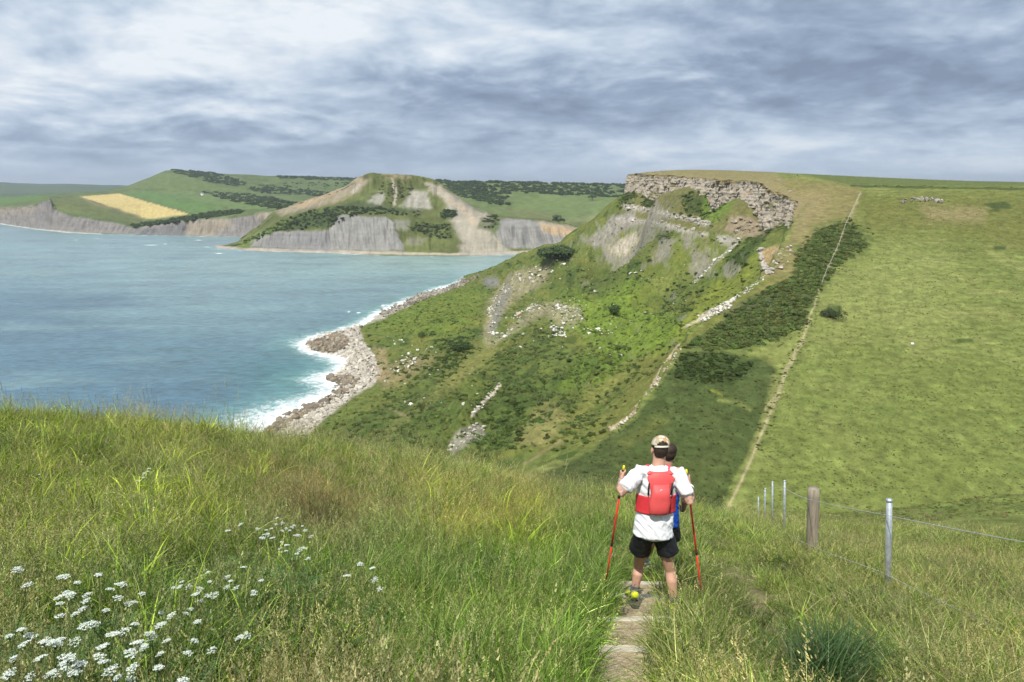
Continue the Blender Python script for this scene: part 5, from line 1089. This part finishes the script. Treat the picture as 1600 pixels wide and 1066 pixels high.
# the running pack is worn: a thing of its own
foot = Vector(J['base'])
pk = bpy.data.objects.new('running_pack', None); COL.objects.link(pk); pk.location = foot; tag(pk, 'red running vest pack with a small white emblem on the back of the nearer runner', 'backpack')
torso_patch('side_panel', .28, .56, -84, -12, .010, RED, pk, foot); torso_patch('side_panel', .28, .56, 12, 84, .010, RED, pk, foot)
torso_patch('back_panel', .30, .965, lambda h: -np.interp(h, [.3, .6, .8, .965], [22, 22, 30, 52]), lambda h: np.interp(h, [.3, .6, .8, .965], [22, 24, 38, 62]), .013, CORAL, pk, foot)
for s in (-1, 1):
    b2 = bmesh.new(); P_ = []
    for h, a, o_ in ((.93, .10, -.10), (.985, .098, -.04), (1.0, .095, .04), (.93, .10, .115), (.75, .12, .15), (.5, .13, .14)): P_.append(B['T'](h, o_) + B['lat'] * s * a)
    ell_tube(b2, P_, [(.026, .008)] * 6, 10, tuple(B['lat'])); solid('shoulder_strap', b2, CORAL, pk, foot)
    b2 = bmesh.new(); P_ = [B['T'](h, 0) + B['lat'] * s * x_ - B['fwd'] * y_ for h, x_, y_ in ((.60, .108, .135), (.70, .112, .142), (.80, .108, .137))]
    ell_tube(b2, P_, [(.008, .004)] * 3, 8, tuple(B['lat'])); solid('buckle_strap', b2, quick_mat('strap_black', (.02, .02, .025), .5), pk, foot)
pb = torso_patch('pocket', .31, .78, lambda h: -np.interp(h, [.3, .5, .78], [24, 27, 18]), lambda h: np.interp(h, [.3, .5, .78], [24, 27, 20]), .016, CORAL, pk, foot, .02,
    bulge=lambda u, v: .060 * (max(0, 1 - (2 * v - 1) ** 4)) ** .6 * (max(0, 1 - abs(2 * u - .85) ** 3.2)) ** .6 if abs(2 * u - .85) < 1 else 0)
b2 = bmesh.new()
c = B['T'](.70, 0) - B['fwd'] * .196 + B['lat'] * .0
pts = [c + B['lat'] * (.013 * math.cos(t)) + B['up'] * (.015 * math.sin(t)) for t in np.linspace(.9, 5.6, 14)]
ell_tube(b2, pts, [.0028] * 14, 6); ell_tube(b2, [c - B['lat'] * .004, c + B['lat'] * .012], [.0028] * 2, 6); solid('emblem', b2, quick_mat('white_print', (.8, .75, .75), .6), pb, foot)
# cap
cap = bpy.data.objects.new('cap', None); COL.objects.link(cap); cap.location = foot; tag(cap, 'tan and orange patterned baseball cap on the nearer runner', 'cap')
def cap_mat():
    m = bpy.data.materials.new('patterned_cotton'); m.use_nodes = True; T = NT(m.node_tree); b = T.n['Principled BSDF']; P_ = T.new('ShaderNodeNewGeometry').outputs['Position']
    v = T.new('ShaderNodeTexVoronoi'); v.inputs['Scale'].default_value = 26; T.l.new(P_, v.inputs['Vector']); d = v.outputs['Distance']; cc = v.outputs['Color']; sp = T.new('ShaderNodeSeparateColor'); T.l.new(cc, sp.inputs[0])
    c = T.ramp(sp.outputs[0], [(0, (.50, .44, .33)), (.3, (.20, .17, .10)), (.5, (.58, .52, .42)), (.75, (.46, .24, .08))], 'CONSTANT'); c = T.mix(T.smooth(d, .62, .45), (.36, .30, .19), c); T.l.new(c, b.inputs['Base Color']); b.inputs['Roughness'].default_value = .85; return m
CAPM = cap_mat(); H = B['H']
bm = bmesh.new(); bmesh.ops.create_uvsphere(bm, u_segments=40, v_segments=24, radius=1)
bmesh.ops.delete(bm, geom=[v for v in bm.verts if v.co.z < -.12 or (v.co.y < 0 and (v.co.x / .52) ** 2 + ((v.co.z + .12) / .52) ** 2 < 1)], context='VERTS')
bmesh.ops.transform(bm, matrix=Matrix.Translation(H(0, -.012, .050)) @ B['hrot'] @ Matrix.Diagonal((.091, .107, .093, 1)), verts=bm.verts)
bmesh.ops.solidify(bm, geom=bm.faces[:], thickness=.003); solid('crown', bm, CAPM, cap, foot)
bm = bmesh.new(); P_ = [H(.089 * math.sin(t), -.012 - .105 * math.cos(t), .042) for t in np.linspace(-.9, .9, 14)]; ell_tube(bm, P_, [(.010, .0025)] * 14, 8, tuple(B['hup'])); solid('adjuster_strap', bm, quick_mat('cap_strap', (.62, .58, .48), .8), cap, foot)
bm = bmesh.new()
rows = [[bm.verts.new(H(x_ * .075 * (1 - .25 * q), .07 + q * .09 * math.sqrt(max(0, 1 - (x_ * .9) ** 2)), .045 - .012 * x_ * x_ - q * .01)) for x_ in np.linspace(-1, 1, 13)] for q in (0, .5, 1)]
for a, b in zip(rows[:-1], rows[1:]):
    for k in range(12): bm.faces.new((a[k], a[k + 1], b[k + 1], b[k]))
bmesh.ops.solidify(bm, geom=bm.faces[:], thickness=.003); solid('peak', bm, CAPM, cap, foot)
# wrist watch
bm = bmesh.new(); w, e = Vector(J['wrR']), Vector(J['elR']); ax = (e - w).normalized(); cw = w + ax * .02; a1 = ax.cross(Vector((0, 1, 0))).normalized(); a2 = ax.cross(a1)
pp = [cw + (a1 * math.cos(t) + a2 * math.sin(t)) * .037 for t in np.linspace(0, 2 * math.pi, 20)]; ell_tube(bm, pp, [(.011, .003)] * 20, 8, tuple(ax)); wt = solid('watch', bm, quick_mat('white_strap', (.8, .8, .8), .5), None); tag(wt, 'white wristwatch on the right wrist of the nearer runner', 'watch')
# shorts logo marks
def pole(name, top, tip, label):
    e = bpy.data.objects.new('trekking_pole', None); COL.objects.link(e); e.location = tip; tag(e, label, 'trekking pole', 'red trekking poles of the nearer runner'); d = (top - tip); L_ = d.length; u = d.normalized(); off = -Vector(tip)
    def seg(nm, a, b, r0, r1, m, par=e, sg=12):
        bm = bmesh.new(); ell_tube(bm, [tip + u * a, tip + u * b], [r0, r1], sg); return solid(nm, bm, m, par, tip)
    red = quick_mat('red_lacquer', (.75, .045, .035), .3, .4); yel = quick_mat('yellow_lacquer', (.75, .68, .03), .35, .5); blk = quick_mat('black_plastic', (.02, .02, .02), .5)
    seg('shaft', .03, L_ * .36, .0078, .0085, red); seg('shaft', L_ * .36, L_ * .80, .0095, .0102, red); seg('shaft', L_ * .80, L_ - .10, .0072, .0072, yel)
    for a in (.36, .80): seg('joint', L_ * a - .015, L_ * a + .015, .0125, .0125, blk)
    seg('joint', L_ * .52, L_ * .52 + .02, .0092, .0092, blk)
    seg('grip', L_ - .13, L_ + .05, .015, .016, blk); seg('grip_cap', L_ + .05, L_ + .095, .014, .010, yel); seg('tip', 0, .045, .003, .006, yel); return e
pole('trekking_pole', poleL[0], poleL[1], 'red trekking pole with yellow top held in the left hand of the nearer runner')
pole('trekking_pole', poleR[0], poleR[1], 'red trekking pole held in the right hand, standing in the grass beside the right leg')
# ---- the second runner just ahead, mostly hidden
Y2 = 8.15
J2 = dict(base=(1.62, Y2, 105 - 1.6 - .37 * Y2), lat=(1, .05, 0), pel=lit(1040, 810, Y2), neck=lit(1046, 733, Y2), head=lit(1049, 709, Y2 + .03),
    shL=lit(1023, 742, Y2), shR=lit(1067, 743, Y2), elL=lit(1016, 776, Y2 - .05), elR=lit(1075, 775, Y2 - .02), wrL=lit(1020, 790, Y2 + .18), wrR=lit(1072, 796, Y2 + .12),
    hipL=lit(1030, 820, Y2), hipR=lit(1052, 820, Y2), knL=lit(1020, 852, Y2 + .28), knR=lit(1050, 858, Y2 + .18), anL=lit(1012, 872, Y2 + .75), anR=lit(1048, 893, Y2 + .08),
    toeL=lit(1012, 872, Y2 + .75) + Vector((-.02, .17, -.05)), toeR=lit(1048, 893, Y2 + .08) + Vector((.03, .17, -.05)))
for _k in list(J2):
    if _k not in ('base', 'lat'): J2[_k] = J2[_k] - Vector((.03, 0, 0))
J2['gripL'] = J2['wrL'] + Vector((.01, .07, -.03)); J2['gripR'] = J2['wrR'] + Vector((-.01, .07, -.03)); J2['gaxL'] = Vector((0, .3, 1)); J2['gaxR'] = Vector((0, .3, 1))
BLUE = fabric('blue_jersey', (.015, .075, .42), .7, .2)
make_person(J2, 'dark-haired person in blue top half hidden beyond the runner in the white t-shirt',
    dict(skin=(.42, .23, .15), hairm=DARKH, shirtm=BLUE, shortm=BLACK, sockm=fabric('white_sock', (.6, .6, .6)), shoem=fabric('grey_white_shoe', (.45, .46, .48), .6, .6, nscale=30), solem=quick_mat('white_rubber', (.7, .7, .7), .6), short=.5, hem=-.10, w=.95))
# ---- two walkers far off on the brow
def walker(px, py, Y, shirt, legs, label, seed, turn=0):
    b = np.array(P(px, py, Y)); g = height(np.array([b[0]]), np.array([b[1]]))[0][0]; b = Vector((b[0], b[1], g))
    o = lambda x_, y_, z_: b + Vector((x_ * math.cos(turn) - y_ * math.sin(turn), x_ * math.sin(turn) + y_ * math.cos(turn), z_))
    j = dict(base=b, lat=o(1, 0, 0) - b, pel=o(0, 0, .95), neck=o(0, 0, 1.5), head=o(0, .01, 1.63), shL=o(-.18, 0, 1.42), shR=o(.18, 0, 1.42), elL=o(-.24, -.03, 1.15), elR=o(.24, .03, 1.15), wrL=o(-.24, .05, .92), wrR=o(.24, .12, .95),
        hipL=o(-.1, 0, .9), hipR=o(.1, 0, .9), knL=o(-.1, .1, .5), knR=o(.1, -.02, .5), anL=o(-.1, .14, .09), anR=o(.1, -.2, .10), toeL=o(-.1, .3, .04), toeR=o(.1, -.05, .04))
    for s in 'LR': j['grip' + s] = j['wr' + s] + Vector((0, .02, -.07)); j['gax' + s] = Vector((1, 0, 0))
    make_person(j, label, dict(skin=(.4, .24, .17), hairm=DARKH, shirtm=fabric('walker_top', shirt), shortm=fabric('walker_trousers', legs), sockm=BLACK, shoem=BLACK, solem=BLACK, short=.93, sleeve=.95), 'walkers on the skyline brow', vox=.02)
walker(1246, 276, 505, (.03, .03, .04), (.03, .03, .04), 'dark-clothed walker standing on the skyline above the crag', 1, .4)
walker(1241.5, 276.2, 500, (.35, .33, .30), (.10, .10, .12), 'paler walker just left of the dark one on the skyline above the crag', 2, -.6)

# ------------------------------------------------------------------ timber steps
def wood_mat(name, c0, c1, sc_=(3, 3, 40)):
    m = bpy.data.materials.new(name); m.use_nodes = True; T = NT(m.node_tree); b = T.n['Principled BSDF']; mp = T.new('ShaderNodeMapping'); T.l.new(T.new('ShaderNodeTexCoord').outputs['Object'], mp.inputs[0]); mp.inputs['Scale'].default_value = sc_
    n = T.noise(mp.outputs[0], 1.0, 6, .65, .6); T.l.new(T.ramp(n, [(.3, c0), (.65, c1)]), b.inputs['Base Color']); b.inputs['Roughness'].default_value = .85
    bp = T.new('ShaderNodeBump', ins={'Strength': .6, 'Distance': .01}); T.l.new(n, bp.inputs['Height']); T.l.new(bp.outputs[0], b.inputs['Normal']); return m
def gravel_mat():
    m = bpy.data.materials.new('tread_gravel'); m.use_nodes = True; T = NT(m.node_tree); b = T.n['Principled BSDF']; P_ = T.new('ShaderNodeNewGeometry').outputs['Position']
    v = T.new('ShaderNodeTexVoronoi'); v.inputs['Scale'].default_value = 55; T.l.new(P_, v.inputs['Vector']); s_ = T.new('ShaderNodeSeparateColor'); T.l.new(v.outputs['Color'], s_.inputs[0])
    c = T.ramp(s_.outputs[0], [(0, (.20, .15, .09)), (.5, (.36, .28, .185)), (1, (.54, .45, .33))]); n = T.noise(P_, 5, 4, .6); T.l.new(T.mix(n, c, (.31, .235, .15)), b.inputs['Base Color']); b.inputs['Roughness'].default_value = .95
    bp = T.new('ShaderNodeBump', ins={'Strength': .8, 'Distance': .01}); T.l.new(v.outputs['Distance'], bp.inputs['Height']); T.l.new(bp.outputs[0], b.inputs['Normal']); return m
def build_steps():
    e = bpy.data.objects.new('timber_steps', None); COL.objects.link(e); e.location = (.83, 4.97, height(np.array([.83]), np.array([4.97]))[0][0]); tag(e, 'gravel steps with weathered timber risers leading down through the long grass', 'steps')
    tm = wood_mat('weathered_timber', (.30, .26, .20), (.56, .50, .40), (3, 30, 30)); gm = gravel_mat(); org = Vector(e.location)
    for k, (sx, sy) in enumerate(STEPS):
        z = height(np.array([sx]), np.array([sy]))[0][0]; bm = bmesh.new(); bmesh.ops.create_cube(bm, size=1); bmesh.ops.subdivide_edges(bm, edges=[q for q in bm.edges if abs((q.verts[0].co - q.verts[1].co).x) > .5], cuts=10)
        for v in bm.verts:
            v.co = Vector((v.co.x * .82, v.co.y * .095, v.co.z * .20)); v.co.z += .008 * pn(np.array([v.co.x * 4 + k]), np.array([.3]))[0]; v.co.y += .008 * pn(np.array([v.co.x * 3 + k]), np.array([3.3]))[0]
        bmesh.ops.bevel(bm, geom=bm.edges[:], offset=.008, segments=2, affect='EDGES')
        bmesh.ops.rotate(bm, verts=bm.verts, matrix=Matrix.Rotation(-.10 + .06 * ((k * 7) % 3), 3, 'Z')); bmesh.ops.translate(bm, verts=bm.verts, vec=Vector((sx, sy, z - .075)) - org)
        me = bpy.data.meshes.new('riser'); bm.to_mesh(me); bm.free(); me.materials.append(tm); o = bpy.data.objects.new('riser', me); COL.objects.link(o); o.parent = e
        # gravel tread filling up to the timber
        y0 = (STEPS[k - 1][1] + .06) if k else sy - .95; x0 = STEPS[k - 1][0] if k else sx - .2; n, m = 14, 12; V, Fc = [], []
        for i in range(n + 1):
            f = i / n; yy = y0 + (sy - .04 - y0) * f; xc = x0 + (sx - x0) * f
            for j in range(m + 1):
                g = j / m * 2 - 1; V.append(np.array((xc + g * .37, yy, z + .022 + .13 * (sy - yy) + .014 * pn(np.array([xc * 5 + g * 3]), np.array([yy * 6]))[0] - .03 * g * g)) - np.array(org))
        for i in range(n):
            for j in range(m): a = i * (m + 1) + j; Fc.append((a, a + 1, a + m + 2, a + m + 1))
        o = bpy.data.objects.new('tread', raw_mesh('tread', V, Fc, gm, smooth=True)); COL.objects.link(o); o.parent = e
build_steps()

# ------------------------------------------------------------------ fences
GALV = bpy.data.materials.new('galvanised_steel'); GALV.use_nodes = True
_T = NT(GALV.node_tree); _b = _T.n['Principled BSDF']; _n = _T.noise(_T.new('ShaderNodeTexCoord').outputs['Object'], 14, 4, .6)
_T.l.new(_T.ramp(_n, [(.35, (.36, .40, .43)), (.65, (.62, .67, .70))]), _b.inputs['Base Color']); _b.inputs['Metallic'].default_value = .55; _b.inputs['Roughness'].default_value = .42
POSTW = wood_mat('post_timber', (.15, .125, .09), (.34, .29, .22), (26, 26, 1.6))
def wire(pts, r, mat, parent, org, barbs=True, name='wire'):
    bm = bmesh.new(); dense = []
    for a, b in zip(pts[:-1], pts[1:]):
        L_ = (b - a).length; n = max(4, int(L_ / .35))
        for i in range(n): t = i / n; dense.append(a * (1 - t) + b * t - Vector((0, 0, .012 * L_ * t * (1 - t))))
    dense.append(pts[-1]); ell_tube(bm, dense, [r] * len(dense), 5)
    if barbs:
        for a, b in zip(pts[:-1], pts[1:]):
            n = int((b - a).length / .11)
            for i in range(n):
                t = (i + .5) / n; c = a * (1 - t) + b * t - Vector((0, 0, .012 * (b - a).length * t * (1 - t))); q = i * 1.3; d = Vector((math.cos(q) * .6, math.sin(q) * .6, math.cos(q * 2))).normalized() * .013
                ell_tube(bm, [c - d, c + d], [.0015, .0015], 4)
    return solid(name, bm, mat, parent, org)
def build_fence():
    def hg(x, y): return float(height(np.array([x]), np.array([y]))[0][0])
    posts = []
    for px, py, Y, kind in ((1389.6, 781, 7.5, 'm'), (1271, 763, 10.7, 'w'), (1226, 751.5, 18.8, 'm'), (1207, 753.5, 22, 'm'), (1195.5, 763.6, 25.0, 'm'), (1185, 777, 28.5, 'm')):
        t = lit(px, py, Y); posts.append((t, hg(t.x, t.y), kind))
    t0 = Vector((4.05, 4.6, hg(4.05, 4.6) + 1.15)); posts.insert(0, (t0, t0.z - 1.15, 'm'))
    org = Vector((posts[2][0].x, posts[2][0].y, posts[2][1])); e = bpy.data.objects.new('wire_fence', None); COL.objects.link(e); e.location = org
    tag(e, 'barbed wire fence with galvanised posts and one thick timber post running down beside the path', 'fence')
    for t, g, kind in posts:
        bp_ = float(proj(np.array([[t.x, t.y, g]]))[0][0]); tpx = float(proj(np.array([tuple(t)]))[0][0]); bm = bmesh.new(); o_ = Vector((t.x + (tpx - bp_) * t.y / F * 1.15, t.y, g - .3)) - org; tp = t - org; r = .088 if kind == 'w' else .031
        if kind == 'w':
            ell = [o_ * (1 - f) + tp * f + Vector((.006 * math.sin(f * 9), 0, 0)) for f in np.linspace(0, 1, 12)]
            ell_tube(bm, ell, [r * (1.04 - .05 * f) for f in np.linspace(0, 1, 11)] + [r * .93], 26)
            for v in bm.verts:
                if v.co.z > tp.z: v.co.z = tp.z + .004
            for v in bm.verts:
                c = Vector((v.co.x - tp.x, v.co.y - tp.y, 0)); a = math.atan2(c.y, c.x); v.co += c * .05 * float(pn(np.array([a * 3.1]), np.array([v.co.z * .6]))[0])
            o = solid('post', bm, POSTW, e); o['label'] = 'thick round weathered timber post'
        else:
            ell_tube(bm, [o_, tp], [r, r], 18); o = solid('post', bm, GALV, e); bm = bmesh.new(); ell_tube(bm, [tp - Vector((0, 0, .02)), tp + Vector((0, 0, .006))], [r + .004, r + .003], 18); c = solid('post_cap', bm, GALV, o)
    wm = quick_mat('zinc_wire', (.50, .52, .53), .45, .5, .3)
    for hh in (.98, .32, .14):
        pts = []
        for k_, (t, g, kind) in enumerate(posts):
            g = g - (.20 if k_ == 0 else 0); sidex = -.03 if kind == 'm' else -.085
            pts.append(Vector((t.x + sidex, t.y - .02, (t.z - (1.15 - hh) if hh > .5 else g + hh))) - org)
        wire(pts, .0033, wm, e, None)
    # the old fence climbing the far hillside
    rng = np.random.default_rng(61); e2 = bpy.data.objects.new('hillside_fence', None); COL.objects.link(e2); line = [land_at(px, py) for px, py in ((1344, 303), (1333, 326), (1322, 350), (1308, 389), (1294, 420), (1281, 448))]
    e2.location = line[-1]; tag(e2, 'thin pale post and wire fence climbing the far hillside through the dark scrub', 'fence'); og = Vector(line[-1]); pm = quick_mat('bleached_timber', (.44, .39, .30), .9); tops = []
    for a, b in zip(line[:-1], line[1:]):
        n = max(2, int(np.linalg.norm(b - a) / 3.2))
        for i in range(n):
            p = a + (b - a) * i / n; z = hg(p[0], p[1]); bm = bmesh.new(); h = 1.15 + .1 * rng.random(); q = Vector((p[0], p[1], z - .2)) - og; tp = q + Vector((rng.normal(0, .05), 0, h + .2 + .6)); ell_tube(bm, [q, tp], [.085, .075], 8); solid('post', bm, pm, e2); tops.append(tp - Vector((0, 0, .12)))
    for dz in (0, -.45, -.9): wire([t + Vector((0, 0, dz)) for t in tops], .02, pm, e2, None, barbs=False)
build_fence()

# ------------------------------------------------------------------ white umbels
def umbel_parts(h, heads, rng):
    stem, fls = ([], [], []), []
    def quad(D, pts, col): b = len(D[0]); D[0].extend(pts); D[2].extend([col] * len(pts)); D[1].append(tuple(range(b, b + len(pts))))
    g = (.12, .18, .06)
    def st(a, b, r):
        a, b = np.array(a), np.array(b); s = np.array((r, 0, 0)); s2 = np.array((0, r, 0)); quad(stem, [a - s, a + s, b + s * .7, b - s * .7], g); quad(stem, [a - s2, a + s2, b + s2 * .7, b - s2 * .7], g)
    for k in range(heads):
        fl = ([], [], []); fls.append(fl); ang = rng.random() * 6.28; off = (0 if heads == 1 else .07 + .05 * rng.random()); fork = np.array((0, 0, h * .55)); top = np.array((math.cos(ang) * off, math.sin(ang) * off, h - rng.random() * .08))
        st((0, 0, 0), fork, .003); st(fork, top, .0022); tilt = rng.normal(0, .25, 2); R_ = .013 + .011 * rng.random()
        for i in range(13):
            a = i * 2.4; r = R_ * math.sqrt(i / 13); c = top + np.array((math.cos(a) * r, math.sin(a) * r, .022 - r * .25 + (math.cos(a) * tilt[0] + math.sin(a) * tilt[1]) * r))
            st(top, c, .0006)
            for j in range(9):
                b_ = j * 2.4 + i; rr = .0055 * math.sqrt(j / 9 + .05); d = c + np.array((math.cos(b_) * rr, math.sin(b_) * rr, .002 * rng.random())); s = .0014 + .0010 * rng.random(); t1 = np.array((math.cos(b_), math.sin(b_), rng.normal(0, .4))) * s; t2 = np.array((-math.sin(b_), math.cos(b_), rng.normal(0, .4))) * s
                quad(fl, [d - t1, d - t2, d + t1, d + t2], (.62 * (1 - .2 * rng.random()), .64 * (1 - .1 * rng.random()), .54))
    for i in range(10):   # feathery leaves
        a = rng.random() * 6.28; z = h * (.1 + .5 * rng.random()); l = .10 + .1 * rng.random(); d = np.array((math.cos(a), math.sin(a), .15)); p = np.array((0, 0, z))
        for q in range(7):
            c = p + d * l * (q + 1) / 7; w = np.array((-d[1], d[0], 0)) * .028 * (1.1 - q / 7)
            for s in (-1, 1): quad(stem, [c, c + w * s + d * .008, c + w * s * .9 + d * .02 + np.array((0, 0, -.004)), c + d * .010], (.07, .13, .035))
    return stem, fls
FLM = bpy.data.materials.new('white_petals'); FLM.use_nodes = True
_T = NT(FLM.node_tree); _b = _T.n['Principled BSDF']; _T.l.new(_T.new('ShaderNodeAttribute', attribute_name='Col').outputs['Color'], _b.inputs['Base Color']); _b.inputs['Roughness'].default_value = .7
def build_flowers():
    rng = np.random.default_rng(71); protos = []
    for i in range(5): protos.append(umbel_parts(.62, (1, 2, 3, 2, 3)[i], rng))
    ms = [[raw_mesh('stem', s[0], s[1], MAT_LEAFS, np.array(s[2]))] + [raw_mesh('flower_head', f[0], f[1], FLM, np.array(f[2])) for f in fs] for s, fs in protos]
    Z8 = [(140, 318), (485, 345), (540, 315), (8, 720), (210, 735), (350, 670), (300, 700), (360, 735), (455, 745), (710, 685), (750, 700), (690, 728), (665, 755), (840, 505), (1020, 490), (1035, 515), (1070, 540), (970, 535), (915, 540), (1000, 575), (1060, 595), (1125, 585), (825, 675), (945, 760), (225, 850), (100, 885),
        (160, 905), (355, 800), (560, 840), (625, 795), (705, 835), (250, 935), (490, 915), (335, 925), (150, 960), (260, 1010), (325, 1000), (400, 995), (440, 985), (505, 975), (565, 1000), (800, 905), (140, 1050), (390, 1060), (515, 1060), (640, 1055), (1295, 670), (1000, 520), (1085, 560), (120, 905), (580, 850), (540, 835), (1310, 690), (990, 545)]
    Z8 += [(60, 1000), (30, 880), (90, 1045), (200, 1045), (185, 800), (420, 760), (620, 720), (590, 905), (660, 910), (720, 1000), (880, 700), (1080, 500), (1045, 560), (985, 500), (770, 760), (250, 690)]
    for i, (a, b) in enumerate(Z8):
        px, py = a / 2.288, 600 + b / 2.288; h = .64 + .05 * rng.random() + (.08 if px < 250 else 0); p = ground_at(px, py, h); k = i % 5 if i >= 5 else i
        e = bpy.data.objects.new('umbel_plant', None); COL.objects.link(e); e.location = p; e.rotation_euler = (0, 0, i * 1.7); sc_ = h / .62; q_ = sc_ * (.72 + .3 * rng.random()); e.scale = (q_, q_, sc_)
        zl = ('yellow-green grass high on the left slope', 'sea') if py < 780 else ('clump right of the others, below the reddish grass', 'right clump') if px > 380 and py < 880 else ('loose band of flowers in the middle of the left slope', 'middle band') if py < 945 else ('dense patch in the bottom left corner', 'corner')
        tag(e, 'white flat-topped wildflower in the ' + zl[0], 'wildflower', 'white umbels of the ' + zl[1])
        for me in ms[k]: o = bpy.data.objects.new(me.name.split('.')[0], me); COL.objects.link(o); o.parent = e
build_flowers()

# ------------------------------------------------------------------ the white cottage on the far hill
def cottage():
    i = np.argmin((proj(FC[0])[0] - 316) ** 2 + (proj(FC[0])[1] - 305) ** 2); p = FC[0][i]; e = bpy.data.objects.new('cottage', None); COL.objects.link(e); e.location = p; tag(e, 'tiny white cottage among the fields of the far hill', 'house')
    bm = bmesh.new(); bmesh.ops.create_cube(bm, size=1, matrix=Matrix.Translation((0, 0, 3)) @ Matrix.Diagonal((9, 7, 8, 1))); solid('wall', bm, quick_mat('limewash', (.75, .74, .70)), e, None, False)
    bm = bmesh.new(); v = [bm.verts.new(q) for q in ((-5, -4, 7), (5, -4, 7), (5, 4, 7), (-5, 4, 7), (-5, 0, 10.5), (5, 0, 10.5))]
    for f in ((0, 1, 5, 4), (2, 3, 4, 5), (0, 4, 3), (1, 2, 5), (0, 3, 2, 1)): bm.faces.new([v[k] for k in f])
    solid('roof', bm, quick_mat('slate', (.16, .15, .15)), e, None, False)
    bm = bmesh.new(); bmesh.ops.create_cube(bm, size=1, matrix=Matrix.Translation((2, -3.53, 4)) @ Matrix.Diagonal((1.4, .1, 1.6, 1))); solid('window', bm, quick_mat('window_dark', (.03, .04, .05), .2), e, None, False)
cottage()

# ------------------------------------------------------------------ sea air
def haze():
    bm = bmesh.new(); bmesh.ops.create_cube(bm, size=1); me = bpy.data.meshes.new('haze'); x0, x1, y0, y1, z0, z1 = -31000, 31000, -600, 31000, -75, 330
    for v in bm.verts: v.co = ((x0 + x1) / 2 + v.co.x * (x1 - x0), (y0 + y1) / 2 + v.co.y * (y1 - y0), (z0 + z1) / 2 + v.co.z * (z1 - z0))
    bm.to_mesh(me); bm.free(); m = bpy.data.materials.new('sea_air'); m.use_nodes = True; T = NT(m.node_tree); T.n.remove(T.n['Principled BSDF'])
    v = T.new('ShaderNodeVolumePrincipled', ins={'Density': 6.0e-5, 'Anisotropy': .3}); v.inputs['Color'].default_value = (.80, .89, 1.0, 1); T.l.new(v.outputs[0], T.n['Material Output'].inputs['Volume']); me.materials.append(m)
    o = bpy.data.objects.new('haze', me); COL.objects.link(o); tag(o, 'thin bluish sea haze over the bay', 'haze', kind='stuff')
haze()
